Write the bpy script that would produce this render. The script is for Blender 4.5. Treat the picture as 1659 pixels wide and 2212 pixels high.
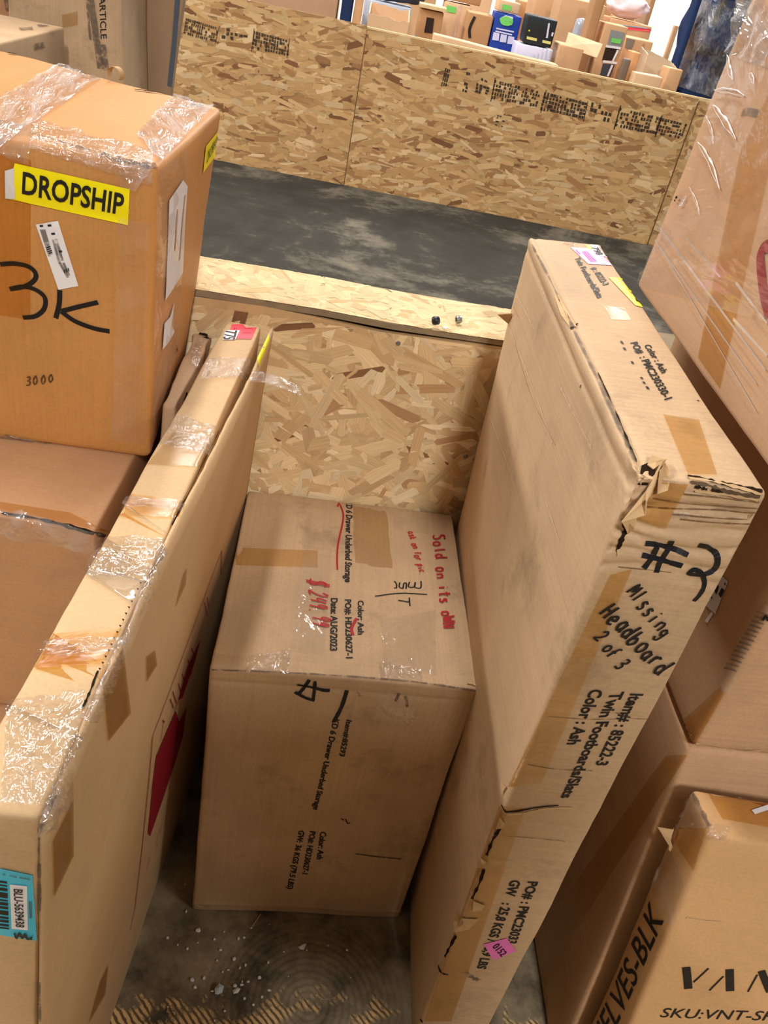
import bpy, bmesh, math, random
from mathutils import Vector, Matrix, noise
from mathutils.bvhtree import BVHTree

for _o in list(bpy.data.objects):
    bpy.data.objects.remove(_o, do_unlink=True)
scene = bpy.context.scene
COL = scene.collection

# ------------------------------------------------------------------ camera
CAM_H, FPX, PW, PH = 1.6, 1800.0, 1659.0, 2212.0
_p, _r, _y = math.radians(33.890426), math.radians(12.52326), math.radians(6.882851)
FWD = Vector((math.sin(_y)*math.cos(_p), math.cos(_y)*math.cos(_p), -math.sin(_p)))
_R0 = Vector((math.cos(_y), -math.sin(_y), 0)); _U0 = _R0.cross(FWD)
RGT = _R0*math.cos(_r) + _U0*math.sin(_r)
UPV = -_R0*math.sin(_r) + _U0*math.cos(_r)
EYE = Vector((0, 0, CAM_H))
cam_data = bpy.data.cameras.new('camera')
cam = bpy.data.objects.new('camera', cam_data); COL.objects.link(cam)
cam.matrix_world = Matrix(((RGT.x, UPV.x, -FWD.x, EYE.x), (RGT.y, UPV.y, -FWD.y, EYE.y),
                           (RGT.z, UPV.z, -FWD.z, EYE.z), (0, 0, 0, 1)))
cam_data.sensor_fit = 'VERTICAL'; cam_data.sensor_height = 36.0
cam_data.lens = FPX*36.0/PH
cam_data.clip_start = 0.05; cam_data.clip_end = 100
scene.camera = cam

# ------------------------------------------------------------------ world, lamps, exposure
world = bpy.data.worlds.new('warehouse_air'); scene.world = world
world.use_nodes = True
world.node_tree.nodes['Background'].inputs[0].default_value = (1.0, 0.96, 0.91, 1)
world.node_tree.nodes['Background'].inputs[1].default_value = 0.078

def strip_light(name, loc, sx, sy, power, color=(1.0, 0.965, 0.925)):
    d = bpy.data.lights.new(name, 'AREA'); d.shape = 'RECTANGLE'; d.size = sx; d.size_y = sy
    d.energy = power; d.color = color
    o = bpy.data.objects.new(name, d); COL.objects.link(o); o.location = loc
    return o
strip_light('ceiling_strip_light', (-1.15, 4.6, 6.6), 0.30, 6.4, 370)
strip_light('ceiling_strip_light', (-1.15, 11.2, 6.6), 0.30, 5.0, 330)
strip_light('ceiling_strip_light', (3.6, 4.6, 6.6), 0.30, 6.4, 110)
strip_light('ceiling_strip_light', (3.6, 11.2, 6.6), 0.30, 5.0, 900)
strip_light('ceiling_strip_light', (-8.6, 3.0, 6.6), 0.40, 9.0, 1050).rotation_euler = (0, math.radians(-35), 0)
strip_light('ceiling_strip_light', (6.5, -3.2, 5.6), 1.2, 2.0, 120).rotation_euler = (math.radians(35), math.radians(45), 0)
strip_light('ceiling_strip_light', (0.7, -5.6, 6.4), 0.6, 0.9, 440).rotation_euler = (math.radians(42), 0, 0)
scene.view_settings.view_transform = 'Standard'
scene.view_settings.look = 'None'
scene.view_settings.exposure = 0.0
scene.view_settings.gamma = 1.0
scene.view_settings.use_curve_mapping = False

# ------------------------------------------------------------------ helpers
def lin(c):
    return tuple(((v/255.0)/12.92 if v/255.0 <= 0.04045 else ((v/255.0+0.055)/1.055)**2.4) for v in c)
def pxray(x, y):
    return (FWD*FPX + RGT*(x-PW/2) - UPV*(y-PH/2)).normalized()
def on_z(x, y, z):
    d = pxray(x, y); return EYE + d*((z-EYE.z)/d.z)
def on_y(x, y, Y):
    d = pxray(x, y); return EYE + d*(Y/d.y)
def on_x(x, y, X):
    d = pxray(x, y); return EYE + d*(X/d.x)
def tag(o, label=None, cat=None, group=None, kind=None):
    if label: o['label'] = label
    if cat: o['category'] = cat
    if group: o['group'] = group
    if kind: o['kind'] = kind
    return o
def link(name, mesh, parent=None, loc=None):
    o = bpy.data.objects.new(name, mesh); COL.objects.link(o)
    if parent is not None:
        o.parent = parent
    if loc is not None: o.location = loc
    return o
def world_loc(o):
    v = Vector((0, 0, 0))
    while o is not None:
        v = v + Vector(o.location); o = o.parent
    return v
def mesh_obj(name, verts, faces, mat, parent=None, origin=None, smooth=False, uvs=None):
    """verts in world space; stored relative to origin (or to the parent's place)."""
    base = world_loc(parent) if parent is not None else Vector((0, 0, 0))
    off = Vector(origin) if origin is not None else base
    me = bpy.data.meshes.new(name)
    me.from_pydata([tuple(Vector(v)-off) for v in verts], [], faces)
    if uvs is not None:
        l = me.uv_layers.new(name='UVMap'); flat = []
        for f in faces:
            for i in f: flat.extend(uvs[i])
        l.data.foreach_set('uv', flat)
    if mat: me.materials.append(mat)
    if smooth: me.polygons.foreach_set('use_smooth', [True]*len(me.polygons))
    me.update()
    return link(name, me, parent, off-base)
def box_mesh(name, lo, hi, mat, parent=None, bevel=0.0, origin=None):
    bm = bmesh.new()
    bmesh.ops.create_cube(bm, size=1)
    lo, hi = Vector(lo), Vector(hi)
    for v in bm.verts:
        v.co = Vector((lo[i] + (v.co[i]+.5)*(hi[i]-lo[i]) for i in range(3)))
    if bevel:
        bmesh.ops.bevel(bm, geom=list(bm.edges), offset=bevel, segments=2, affect='EDGES', profile=0.6)
    vs = [v.co.copy() for v in bm.verts]; bm.verts.index_update()
    fs = [[v.index for v in f.verts] for f in bm.faces]; bm.free()
    o0 = origin if origin is not None else ((lo+hi)/2 if parent is None else None)
    if parent is None and origin is None: o0 = Vector(((lo.x+hi.x)/2, (lo.y+hi.y)/2, lo.z))
    return mesh_obj(name, vs, fs, mat, parent, o0)

# ------------------------------------------------------------------ materials
def new_mat(name):
    m = bpy.data.materials.new(name); m.use_nodes = True
    nt = m.node_tree; nt.nodes.clear()
    return m, nt, nt.nodes, nt.links
def N(nt, t, **kw):
    n = nt.nodes.new(t)
    for k, v in kw.items():
        if k in n.inputs: n.inputs[k].default_value = v
        else: setattr(n, k, v)
    return n
def mixc(nt, fac, a, b, blend='MIX'):
    n = nt.nodes.new('ShaderNodeMix'); n.data_type = 'RGBA'; n.blend_type = blend
    for s, v in ((n.inputs['Factor'], fac), (n.inputs['A'], a), (n.inputs['B'], b)):
        if hasattr(v, 'is_linked'): nt.links.new(v, s)
        else: s.default_value = v if not isinstance(v, tuple) or len(v) == 4 else (*v, 1)
    return n.outputs['Result']
def ramp(nt, src, stops):
    r = nt.nodes.new('ShaderNodeValToRGB'); e = r.color_ramp.elements
    e[0].position, e[0].color = stops[0][0], (*stops[0][1], 1)
    e[1].position, e[1].color = stops[-1][0], (*stops[-1][1], 1)
    for p, c in stops[1:-1]:
        q = e.new(p); q.color = (*c, 1)
    nt.links.new(src, r.inputs[0]); return r.outputs[0]
g3 = lambda v: (v, v, v)

def plain(name, rgb, rough=0.7, spec=0.3, metallic=0.0, var=0.0):
    m, nt, nd, lk = new_mat(name)
    out = N(nt, 'ShaderNodeOutputMaterial'); b = N(nt, 'ShaderNodeBsdfPrincipled')
    b.inputs['Roughness'].default_value = rough; b.inputs['Specular IOR Level'].default_value = spec
    b.inputs['Metallic'].default_value = metallic
    c = (*lin(rgb), 1)
    tc = N(nt, 'ShaderNodeTexCoord'); n1 = N(nt, 'ShaderNodeTexNoise', Scale=30.0, Detail=4.0)
    lk.new(tc.outputs['Object'], n1.inputs['Vector'])
    v = var or 0.06
    f = ramp(nt, n1.outputs[0], [(0.3, g3(1-v)), (0.7, g3(1.0))])
    lk.new(mixc(nt, 1.0, c, f, 'MULTIPLY'), b.inputs['Base Color'])
    lk.new(b.outputs[0], out.inputs[0]); return m

def card(name, rgb, flute='u', flute_amt=0.05, dirt=0.25, seed=0.0, rough=0.72, smear=0.10, spec=0.25):
    """Kraft board: soft mottling, faint flute lines along one axis, scuffs and dark handling marks."""
    m, nt, nd, lk = new_mat(name)
    out = N(nt, 'ShaderNodeOutputMaterial'); b = N(nt, 'ShaderNodeBsdfPrincipled')
    b.inputs['Roughness'].default_value = rough; b.inputs['Specular IOR Level'].default_value = spec
    tc = N(nt, 'ShaderNodeTexCoord')
    mp = N(nt, 'ShaderNodeMapping'); mp.inputs['Location'].default_value = (seed*3.1, seed*1.7, seed)
    lk.new(tc.outputs['Object'], mp.inputs['Vector'])
    base = (*lin(rgb), 1)
    n1 = N(nt, 'ShaderNodeTexNoise', Scale=5.0, Detail=5.0, Roughness=0.6); lk.new(mp.outputs[0], n1.inputs['Vector'])
    f1 = ramp(nt, n1.outputs[0], [(0.28, g3(1-smear)), (0.72, g3(1.0+smear*0.4))])
    c = mixc(nt, 1.0, base, f1, 'MULTIPLY')
    # flutes: noise strongly stretched in uv
    mu = N(nt, 'ShaderNodeMapping'); lk.new(tc.outputs['UV'], mu.inputs['Vector'])
    mu.inputs['Scale'].default_value = (190, 3, 1) if flute == 'u' else (3, 190, 1)
    mu.inputs['Location'].default_value = (seed*5, seed*2, 0)
    n2 = N(nt, 'ShaderNodeTexNoise', Scale=1.0, Detail=3.0, Roughness=0.7); lk.new(mu.outputs[0], n2.inputs['Vector'])
    f2 = ramp(nt, n2.outputs[0], [(0.3, g3(1-flute_amt*1.6)), (0.7, g3(1.0))])
    c = mixc(nt, 1.0, c, f2, 'MULTIPLY')
    # pulp specks
    n3 = N(nt, 'ShaderNodeTexNoise', Scale=240.0, Detail=3.0); lk.new(mp.outputs[0], n3.inputs['Vector'])
    f3 = ramp(nt, n3.outputs[0], [(0.25, g3(0.9)), (0.6, g3(1.0))])
    c = mixc(nt, 1.0, c, f3, 'MULTIPLY')
    # handling dirt
    n4 = N(nt, 'ShaderNodeTexNoise', Scale=7.0, Detail=9.0, Roughness=0.72); 
    mp2 = N(nt, 'ShaderNodeMapping'); mp2.inputs['Location'].default_value = (7+seed*2, seed*4, 3)
    lk.new(tc.outputs['Object'], mp2.inputs['Vector']); lk.new(mp2.outputs[0], n4.inputs['Vector'])
    f4 = ramp(nt, n4.outputs[0], [(0.56, g3(0.0)), (0.74, g3(dirt))])
    c = mixc(nt, f4, c, (*lin((92, 78, 64)), 1))
    lk.new(c, b.inputs['Base Color'])
    bp = N(nt, 'ShaderNodeBump', Strength=0.25, Distance=0.002); lk.new(n1.outputs[0], bp.inputs['Height'])
    bp2 = N(nt, 'ShaderNodeBump', Strength=0.12, Distance=0.0006); lk.new(n2.outputs[0], bp2.inputs['Height'])
    lk.new(bp.outputs[0], bp2.inputs['Normal']); lk.new(bp2.outputs[0], b.inputs['Normal'])
    lk.new(b.outputs[0], out.inputs[0]); return m

def film(name, tint=(1, 1, 1), milky=0.05, gloss=0.10, rough=0.12, wr=0.5, scale=18.0, stretch=(1, 1, 1)):
    """Clear or tinted packing tape / stretch film: light passes through tinted, lamps glint on the wrinkles."""
    m, nt, nd, lk = new_mat(name)
    out = N(nt, 'ShaderNodeOutputMaterial')
    tr = N(nt, 'ShaderNodeBsdfTransparent'); tr.inputs[0].default_value = (*tint, 1)
    gl = N(nt, 'ShaderNodeBsdfGlossy'); gl.inputs['Roughness'].default_value = rough
    df = N(nt, 'ShaderNodeBsdfDiffuse'); df.inputs[0].default_value = (0.90, 0.88, 0.86, 1)
    tc = N(nt, 'ShaderNodeTexCoord'); mp = N(nt, 'ShaderNodeMapping'); mp.inputs['Scale'].default_value = stretch
    lk.new(tc.outputs['UV'], mp.inputs['Vector'])
    n1 = N(nt, 'ShaderNodeTexNoise', Scale=scale, Detail=3.0, Distortion=1.2); lk.new(mp.outputs[0], n1.inputs['Vector'])
    n2 = N(nt, 'ShaderNodeTexNoise', Scale=scale*4.5, Detail=2.0, Distortion=0.8); lk.new(mp.outputs[0], n2.inputs['Vector'])
    b1 = N(nt, 'ShaderNodeBump', Strength=wr, Distance=0.02); lk.new(n1.outputs[0], b1.inputs['Height'])
    b2 = N(nt, 'ShaderNodeBump', Strength=wr*0.7, Distance=0.004); lk.new(n2.outputs[0], b2.inputs['Height'])
    lk.new(b1.outputs[0], b2.inputs['Normal']); lk.new(b2.outputs[0], gl.inputs['Normal'])
    fr = N(nt, 'ShaderNodeFresnel', IOR=1.35)
    ad = N(nt, 'ShaderNodeMath', operation='MULTIPLY_ADD'); lk.new(fr.outputs[0], ad.inputs[0]); ad.inputs[1].default_value = 0.12
    ad.inputs[2].default_value = gloss; ad.use_clamp = True
    s1 = N(nt, 'ShaderNodeMixShader'); lk.new(tr.outputs[0], s1.inputs[1]); lk.new(df.outputs[0], s1.inputs[2])
    fm = ramp(nt, n1.outputs[0], [(0.4, g3(milky*0.3)), (0.7, g3(milky*1.7))]); lk.new(fm, s1.inputs[0])
    s2 = N(nt, 'ShaderNodeMixShader'); lk.new(ad.outputs[0], s2.inputs[0])
    lk.new(s1.outputs[0], s2.inputs[1]); lk.new(gl.outputs[0], s2.inputs[2])
    lk.new(s2.outputs[0], out.inputs[0]); return m

def strand_mat(name, grain=0.22):
    m, nt, nd, lk = new_mat(name)
    out = N(nt, 'ShaderNodeOutputMaterial'); b = N(nt, 'ShaderNodeBsdfPrincipled')
    b.inputs['Roughness'].default_value = 0.7; b.inputs['Specular IOR Level'].default_value = 0.2
    at = N(nt, 'ShaderNodeAttribute'); at.attribute_name = 'Col'
    tc = N(nt, 'ShaderNodeTexCoord'); mp = N(nt, 'ShaderNodeMapping'); mp.inputs['Scale'].default_value = (14, 420, 1)
    lk.new(tc.outputs['UV'], mp.inputs['Vector'])
    n1 = N(nt, 'ShaderNodeTexNoise', Scale=1.0, Detail=4.0, Roughness=0.65); lk.new(mp.outputs[0], n1.inputs['Vector'])
    f = ramp(nt, n1.outputs[0], [(0.3, g3(1-grain)), (0.68, g3(1.06))])
    lk.new(mixc(nt, 1.0, at.outputs['Color'], f, 'MULTIPLY'), b.inputs['Base Color'])
    bp = N(nt, 'ShaderNodeBump', Strength=0.2, Distance=0.0008); lk.new(n1.outputs[0], bp.inputs['Height'])
    lk.new(bp.outputs[0], b.inputs['Normal']); lk.new(b.outputs[0], out.inputs[0]); return m

def concrete_mat():
    m, nt, nd, lk = new_mat('aisle_concrete')
    out = N(nt, 'ShaderNodeOutputMaterial'); b = N(nt, 'ShaderNodeBsdfPrincipled')
    tc = N(nt, 'ShaderNodeTexCoord')
    n1 = N(nt, 'ShaderNodeTexNoise', Scale=0.9, Detail=10.0, Roughness=0.66, Distortion=0.6); lk.new(tc.outputs['Object'], n1.inputs['Vector'])
    n2 = N(nt, 'ShaderNodeTexNoise', Scale=6.0, Detail=8.0, Roughness=0.75); lk.new(tc.outputs['Object'], n2.inputs['Vector'])
    sm = N(nt, 'ShaderNodeMath', operation='MULTIPLY_ADD'); lk.new(n2.outputs[0], sm.inputs[0]); sm.inputs[1].default_value = 0.5
    lk.new(n1.outputs[0], sm.inputs[2])
    c = ramp(nt, sm.outputs[0], [(0.60, lin((50, 47, 42))), (0.76, lin((60, 57, 50))), (0.86, lin((98, 92, 80))), (0.98, lin((124, 116, 99)))])
    n3 = N(nt, 'ShaderNodeTexNoise', Scale=40.0, Detail=6.0); lk.new(tc.outputs['Object'], n3.inputs['Vector'])
    f = ramp(nt, n3.outputs[0], [(0.3, g3(0.88)), (0.7, g3(1.0))])
    lk.new(mixc(nt, 1.0, c, f, 'MULTIPLY'), b.inputs['Base Color'])
    b.inputs['Roughness'].default_value = 0.85; b.inputs['Specular IOR Level'].default_value = 0.12
    bp = N(nt, 'ShaderNodeBump', Strength=0.2, Distance=0.004); lk.new(n2.outputs[0], bp.inputs['Height']); lk.new(bp.outputs[0], b.inputs['Normal'])
    lk.new(b.outputs[0], out.inputs[0]); return m

def bin_floor_mat():
    """Grimy board floor: dark dirt film, saw arcs in the grain, worn tan patches near the front."""
    m, nt, nd, lk = new_mat('grimy_board')
    out = N(nt, 'ShaderNodeOutputMaterial'); b = N(nt, 'ShaderNodeBsdfPrincipled')
    tc = N(nt, 'ShaderNodeTexCoord')
    n1 = N(nt, 'ShaderNodeTexNoise', Scale=9.0, Detail=10.0, Roughness=0.7); lk.new(tc.outputs['Object'], n1.inputs['Vector'])
    dirt = ramp(nt, n1.outputs[0], [(0.34, lin((66, 58, 46))), (0.52, lin((132, 119, 94))), (0.72, lin((176, 160, 130)))])
    w = N(nt, 'ShaderNodeTexWave', wave_type='RINGS', rings_direction='SPHERICAL', Scale=25.0, Distortion=1.4, Detail=3.0)
    w.inputs['Detail Scale'].default_value = 3.0
    mp = N(nt, 'ShaderNodeMapping'); mp.inputs['Location'].default_value = (-0.15, -0.74, -0.2)
    lk.new(tc.outputs['Object'], mp.inputs['Vector']); lk.new(mp.outputs[0], w.inputs['Vector'])
    fw = ramp(nt, w.outputs[1], [(0.15, g3(0.80)), (0.6, g3(1.04))])
    ln = N(nt, 'ShaderNodeVectorMath', operation='LENGTH'); lk.new(mp.outputs[0], ln.inputs[0])
    mask = N(nt, 'ShaderNodeTexNoise', Scale=7.0, Detail=4.0); lk.new(tc.outputs['Object'], mask.inputs['Vector'])
    rd = N(nt, 'ShaderNodeMath', operation='MULTIPLY_ADD'); lk.new(mask.outputs[0], rd.inputs[0]); rd.inputs[1].default_value = 0.16; lk.new(ln.outputs['Value'], rd.inputs[2])
    fm = ramp(nt, rd.outputs[0], [(0.20, g3(1.0)), (0.30, g3(0.0))])
    c = mixc(nt, fm, dirt, mixc(nt, 1.0, dirt, fw, 'MULTIPLY'))
    # worn tan grain along the front edge (y below about 0.5 m), ragged boundary
    sx = N(nt, 'ShaderNodeSeparateXYZ'); lk.new(tc.outputs['Object'], sx.inputs[0])
    n2 = N(nt, 'ShaderNodeTexNoise', Scale=16.0, Detail=8.0, Roughness=0.7); lk.new(tc.outputs['Object'], n2.inputs['Vector'])
    ma = N(nt, 'ShaderNodeMath', operation='MULTIPLY_ADD'); lk.new(sx.outputs[1], ma.inputs[0]); ma.inputs[1].default_value = -2.4
    lk.new(n2.outputs[0], ma.inputs[2])
    ms = ramp(nt, ma.outputs[0], [(-0.0, g3(0)), (1.0, g3(1))])
    thr = N(nt, 'ShaderNodeMath', operation='ADD'); lk.new(ma.outputs[0], thr.inputs[0]); thr.inputs[1].default_value = 1.93
    n4 = N(nt, 'ShaderNodeTexNoise', Scale=5.5, Detail=4.0); lk.new(mp.outputs[0], n4.inputs['Vector'])
    hole = ramp(nt, n4.outputs[0], [(0.50, g3(1.0)), (0.56, g3(0.0))])
    tm = ramp(nt, thr.outputs[0], [(0.66, g3(0)), (0.74, g3(1))])
    mul = N(nt, 'ShaderNodeMath', operation='MULTIPLY'); lk.new(tm, mul.inputs[0]); lk.new(hole, mul.inputs[1])
    w2 = N(nt, 'ShaderNodeTexWave', wave_type='BANDS', bands_direction='DIAGONAL', Scale=46.0, Distortion=3.0, Detail=3.0)
    lk.new(tc.outputs['Object'], w2.inputs['Vector'])
    tan = ramp(nt, w2.outputs[1], [(0.2, lin((112, 88, 58))), (0.6, lin((232, 198, 138)))])
    c = mixc(nt, mul.outputs[0], c, tan)
    lk.new(c, b.inputs['Base Color']); b.inputs['Roughness'].default_value = 0.75
    bp = N(nt, 'ShaderNodeBump', Strength=0.4, Distance=0.003); lk.new(n1.outputs[0], bp.inputs['Height']); lk.new(bp.outputs[0], b.inputs['Normal'])
    lk.new(b.outputs[0], out.inputs[0]); return m

def stamp_mat(name, rgb, cover=0.7, scale=60):
    """Worn ink: pigment broken up by noise, board showing between."""
    m, nt, nd, lk = new_mat(name)
    out = N(nt, 'ShaderNodeOutputMaterial'); b = N(nt, 'ShaderNodeBsdfPrincipled'); b.inputs['Base Color'].default_value = (*lin(rgb), 1)
    b.inputs['Roughness'].default_value = 0.7; b.inputs['Specular IOR Level'].default_value = 0.2
    tr = N(nt, 'ShaderNodeBsdfTransparent'); tc = N(nt, 'ShaderNodeTexCoord')
    n = N(nt, 'ShaderNodeTexNoise', Scale=float(scale), Detail=4.0, Roughness=0.7); lk.new(tc.outputs['Object'], n.inputs['Vector'])
    f = ramp(nt, n.outputs[0], [(0.62-cover*0.45, g3(0.0)), (0.70-cover*0.30, g3(cover))])
    mx = N(nt, 'ShaderNodeMixShader'); lk.new(f, mx.inputs[0]); lk.new(tr.outputs[0], mx.inputs[1]); lk.new(b.outputs[0], mx.inputs[2])
    lk.new(mx.outputs[0], out.inputs[0]); return m

M_STRAND = strand_mat('wood_strands')
M_CORE = plain('board_core', (176, 138, 92), 0.8, 0.15, var=0.2)
M_EDGE = plain('sawn_board_edge', (222, 196, 150), 0.8, 0.15, var=0.18)
M_EDGE_D = plain('sawn_board_edge_grey', (150, 132, 104), 0.8, 0.15, var=0.25)
M_FLOOR = concrete_mat(); M_BIN = bin_floor_mat()
M_INK = plain('black_print_ink', (34, 30, 28), 0.6)
M_MARK = plain('black_marker_ink', (22, 22, 26), 0.45)
M_PENCIL = stamp_mat('pencil_line', (70, 52, 36), 0.8, 200)
M_RED = plain('red_marker_ink', (176, 26, 40), 0.5)
M_REDPRINT = stamp_mat('red_print_ink', (150, 22, 42), 0.93, 90)
M_STAMP = stamp_mat('worn_black_stamp', (56, 46, 38), 0.80, 46)
M_GREYINK = stamp_mat('faded_grey_ink', (96, 84, 74), 0.62, 60)
M_TAPE = film('clear_packing_tape', (0.98, 0.97, 0.96), 0.05, 0.035, 0.12, 0.35, 14)
M_RIDGE_GLINT = film('film_ridges_painted_glint', (0.99, 0.98, 0.98), 0.85, 0.30, 0.16, 0.4, 20)  # extra milky white paints lamp streaks into the clear film ridges
M_CRUMP = film('crumpled_stretch_film', (0.98, 0.97, 0.97), 0.20, 0.17, 0.09, 1.0, 16)
M_FOLD_GLINT = plain('painted_fold_glint', (250, 244, 242), .25, .8)  # white colour stands in for lamp glints on clear film folds
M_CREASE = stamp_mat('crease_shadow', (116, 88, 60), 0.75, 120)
M_CREASEL = stamp_mat('pale_scuff', (226, 204, 178), 0.6, 60)
M_CORE2 = plain('near_sheet_core', (206, 172, 126), 0.8, 0.15, var=0.2)
M_TEARB = plain('brown_torn_layers', (104, 84, 64), 0.9, 0.05, var=0.4)
M_TAPEW = film('wrinkled_clear_tape', (0.97, 0.96, 0.95), 0.05, 0.13, 0.08, 1.0, 28)
M_BROWN = film('brown_packing_tape', (0.91, 0.79, 0.58), 0.0, 0.012, 0.30, 0.25, 12)
M_ORANGE = film('orange_packing_tape', (0.94, 0.80, 0.56), 0.0, 0.012, 0.30, 0.25, 12)
M_OLIVE = film('olive_packing_tape', (0.86, 0.78, 0.62), 0.02, 0.010, 0.35, 0.25, 12)
M_FILM = film('stretch_film', (0.985, 0.975, 0.97), 0.07, 0.035, 0.14, 0.5, 9)
M_FILMF = film('stretch_film_folds', (0.975, 0.965, 0.965), 0.10, 0.07, 0.10, 0.8, 14)
M_WHITE = plain('white_label_paper', (236, 234, 236), 0.5)
M_YEL = plain('yellow_label_paper', (255, 240, 16), 0.45)
M_PINK = plain('pink_label_paper', (236, 120, 196), 0.5)
M_PINKL = plain('light_pink_label_paper', (246, 170, 226), 0.5)
M_REDLAB = plain('red_label_paper', (240, 78, 96), 0.5)
M_CYAN = plain('cyan_label_paper', (70, 196, 226), 0.45)
M_TORN = plain('torn_board_paper', (206, 172, 128), 0.85, 0.1, var=0.2)
M_TEAR = plain('dark_tear_gap', (44, 32, 22), 0.9, 0.05)
M_TORNW = plain('torn_white_paper', (222, 218, 220), 0.8, 0.1)

# ------------------------------------------------------------------ builders
def strands(name, parent, O, U, V, w, h, n, length, width, angle, palette, seed, thick=0.0016, mat=None):
    """Thin ragged wood flakes laid over one another on a w x h panel: one countless mass."""
    rnd = random.Random(seed); O, U, V = Vector(O), Vector(U).normalized(), Vector(V).normalized(); Nn = U.cross(V)
    vs, fs, uv, cols = [], [], [], []
    for i in range(n):
        cx, cy = rnd.uniform(0, w), rnd.uniform(0, h)
        L = length*rnd.uniform(0.45, 1.35); W = width*rnd.uniform(0.4, 1.5)
        a = rnd.gauss(0, angle); ca, sa = math.cos(a), math.sin(a)
        pts = [(-L/2+rnd.uniform(0, L*.12), -W/2), (L/2-rnd.uniform(0, L*.2), -W/2*rnd.uniform(.6, 1)), (L/2, rnd.uniform(-.2, .2)*W),
               (L/2-rnd.uniform(0, L*.15), W/2), (-L/2+rnd.uniform(0, L*.25), W/2*rnd.uniform(.6, 1)), (-L/2, rnd.uniform(-.3, .3)*W)]
        r = rnd.random(); acc = 0
        for p, c in palette:
            acc += p
            if r <= acc: break
        k = rnd.uniform(0.86, 1.12); c = [min(1, q*k) for q in lin(c)]
        z = 0.0002 + thick*(i/n); tilt = rnd.uniform(-.0004, .0004); ou, ov = rnd.uniform(0, 50), rnd.uniform(0, 50)
        b0 = len(vs)
        for (x, y) in pts:
            X = min(max(cx + x*ca - y*sa, 0.0), w); Y = min(max(cy + x*sa + y*ca, 0.0), h)
            vs.append(O + U*X + V*Y + Nn*(z + tilt*(x/L*2))); uv.append((x+ou, y+ov)); cols.extend((*c, 1.0))
        fs.append(list(range(b0, b0+6)))
    o = mesh_obj(name, vs, fs, mat or M_STRAND, parent, None, False, uv)
    ca = o.data.color_attributes.new('Col', 'FLOAT_COLOR', 'POINT'); ca.data.foreach_set('color', cols)
    o['kind'] = 'stuff'
    return o

class Body:
    """A carton body (rounded, slightly dented hexahedron) with the ray tools that lay labels on it."""
    def __init__(self, o, verts, faces):
        self.o = o; self.bvh = BVHTree.FromPolygons(verts, faces)
    def hit(self, x, y):
        loc, nor, _, _ = self.bvh.ray_cast(EYE, pxray(x, y))
        if loc is None:
            d = pxray(x, y); best = None
            for i in range(60):
                l, n, _, ds = self.bvh.find_nearest(EYE + d*(0.4+.05*i))
                if best is None or ds < best[0]: best = (ds, l, n)
            loc, nor = best[1], best[2]
        if nor.dot(EYE-loc) < 0: nor = -nor
        return loc, nor
    def near(self, p):
        loc, nor, _, _ = self.bvh.find_nearest(p)
        return loc, nor

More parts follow.
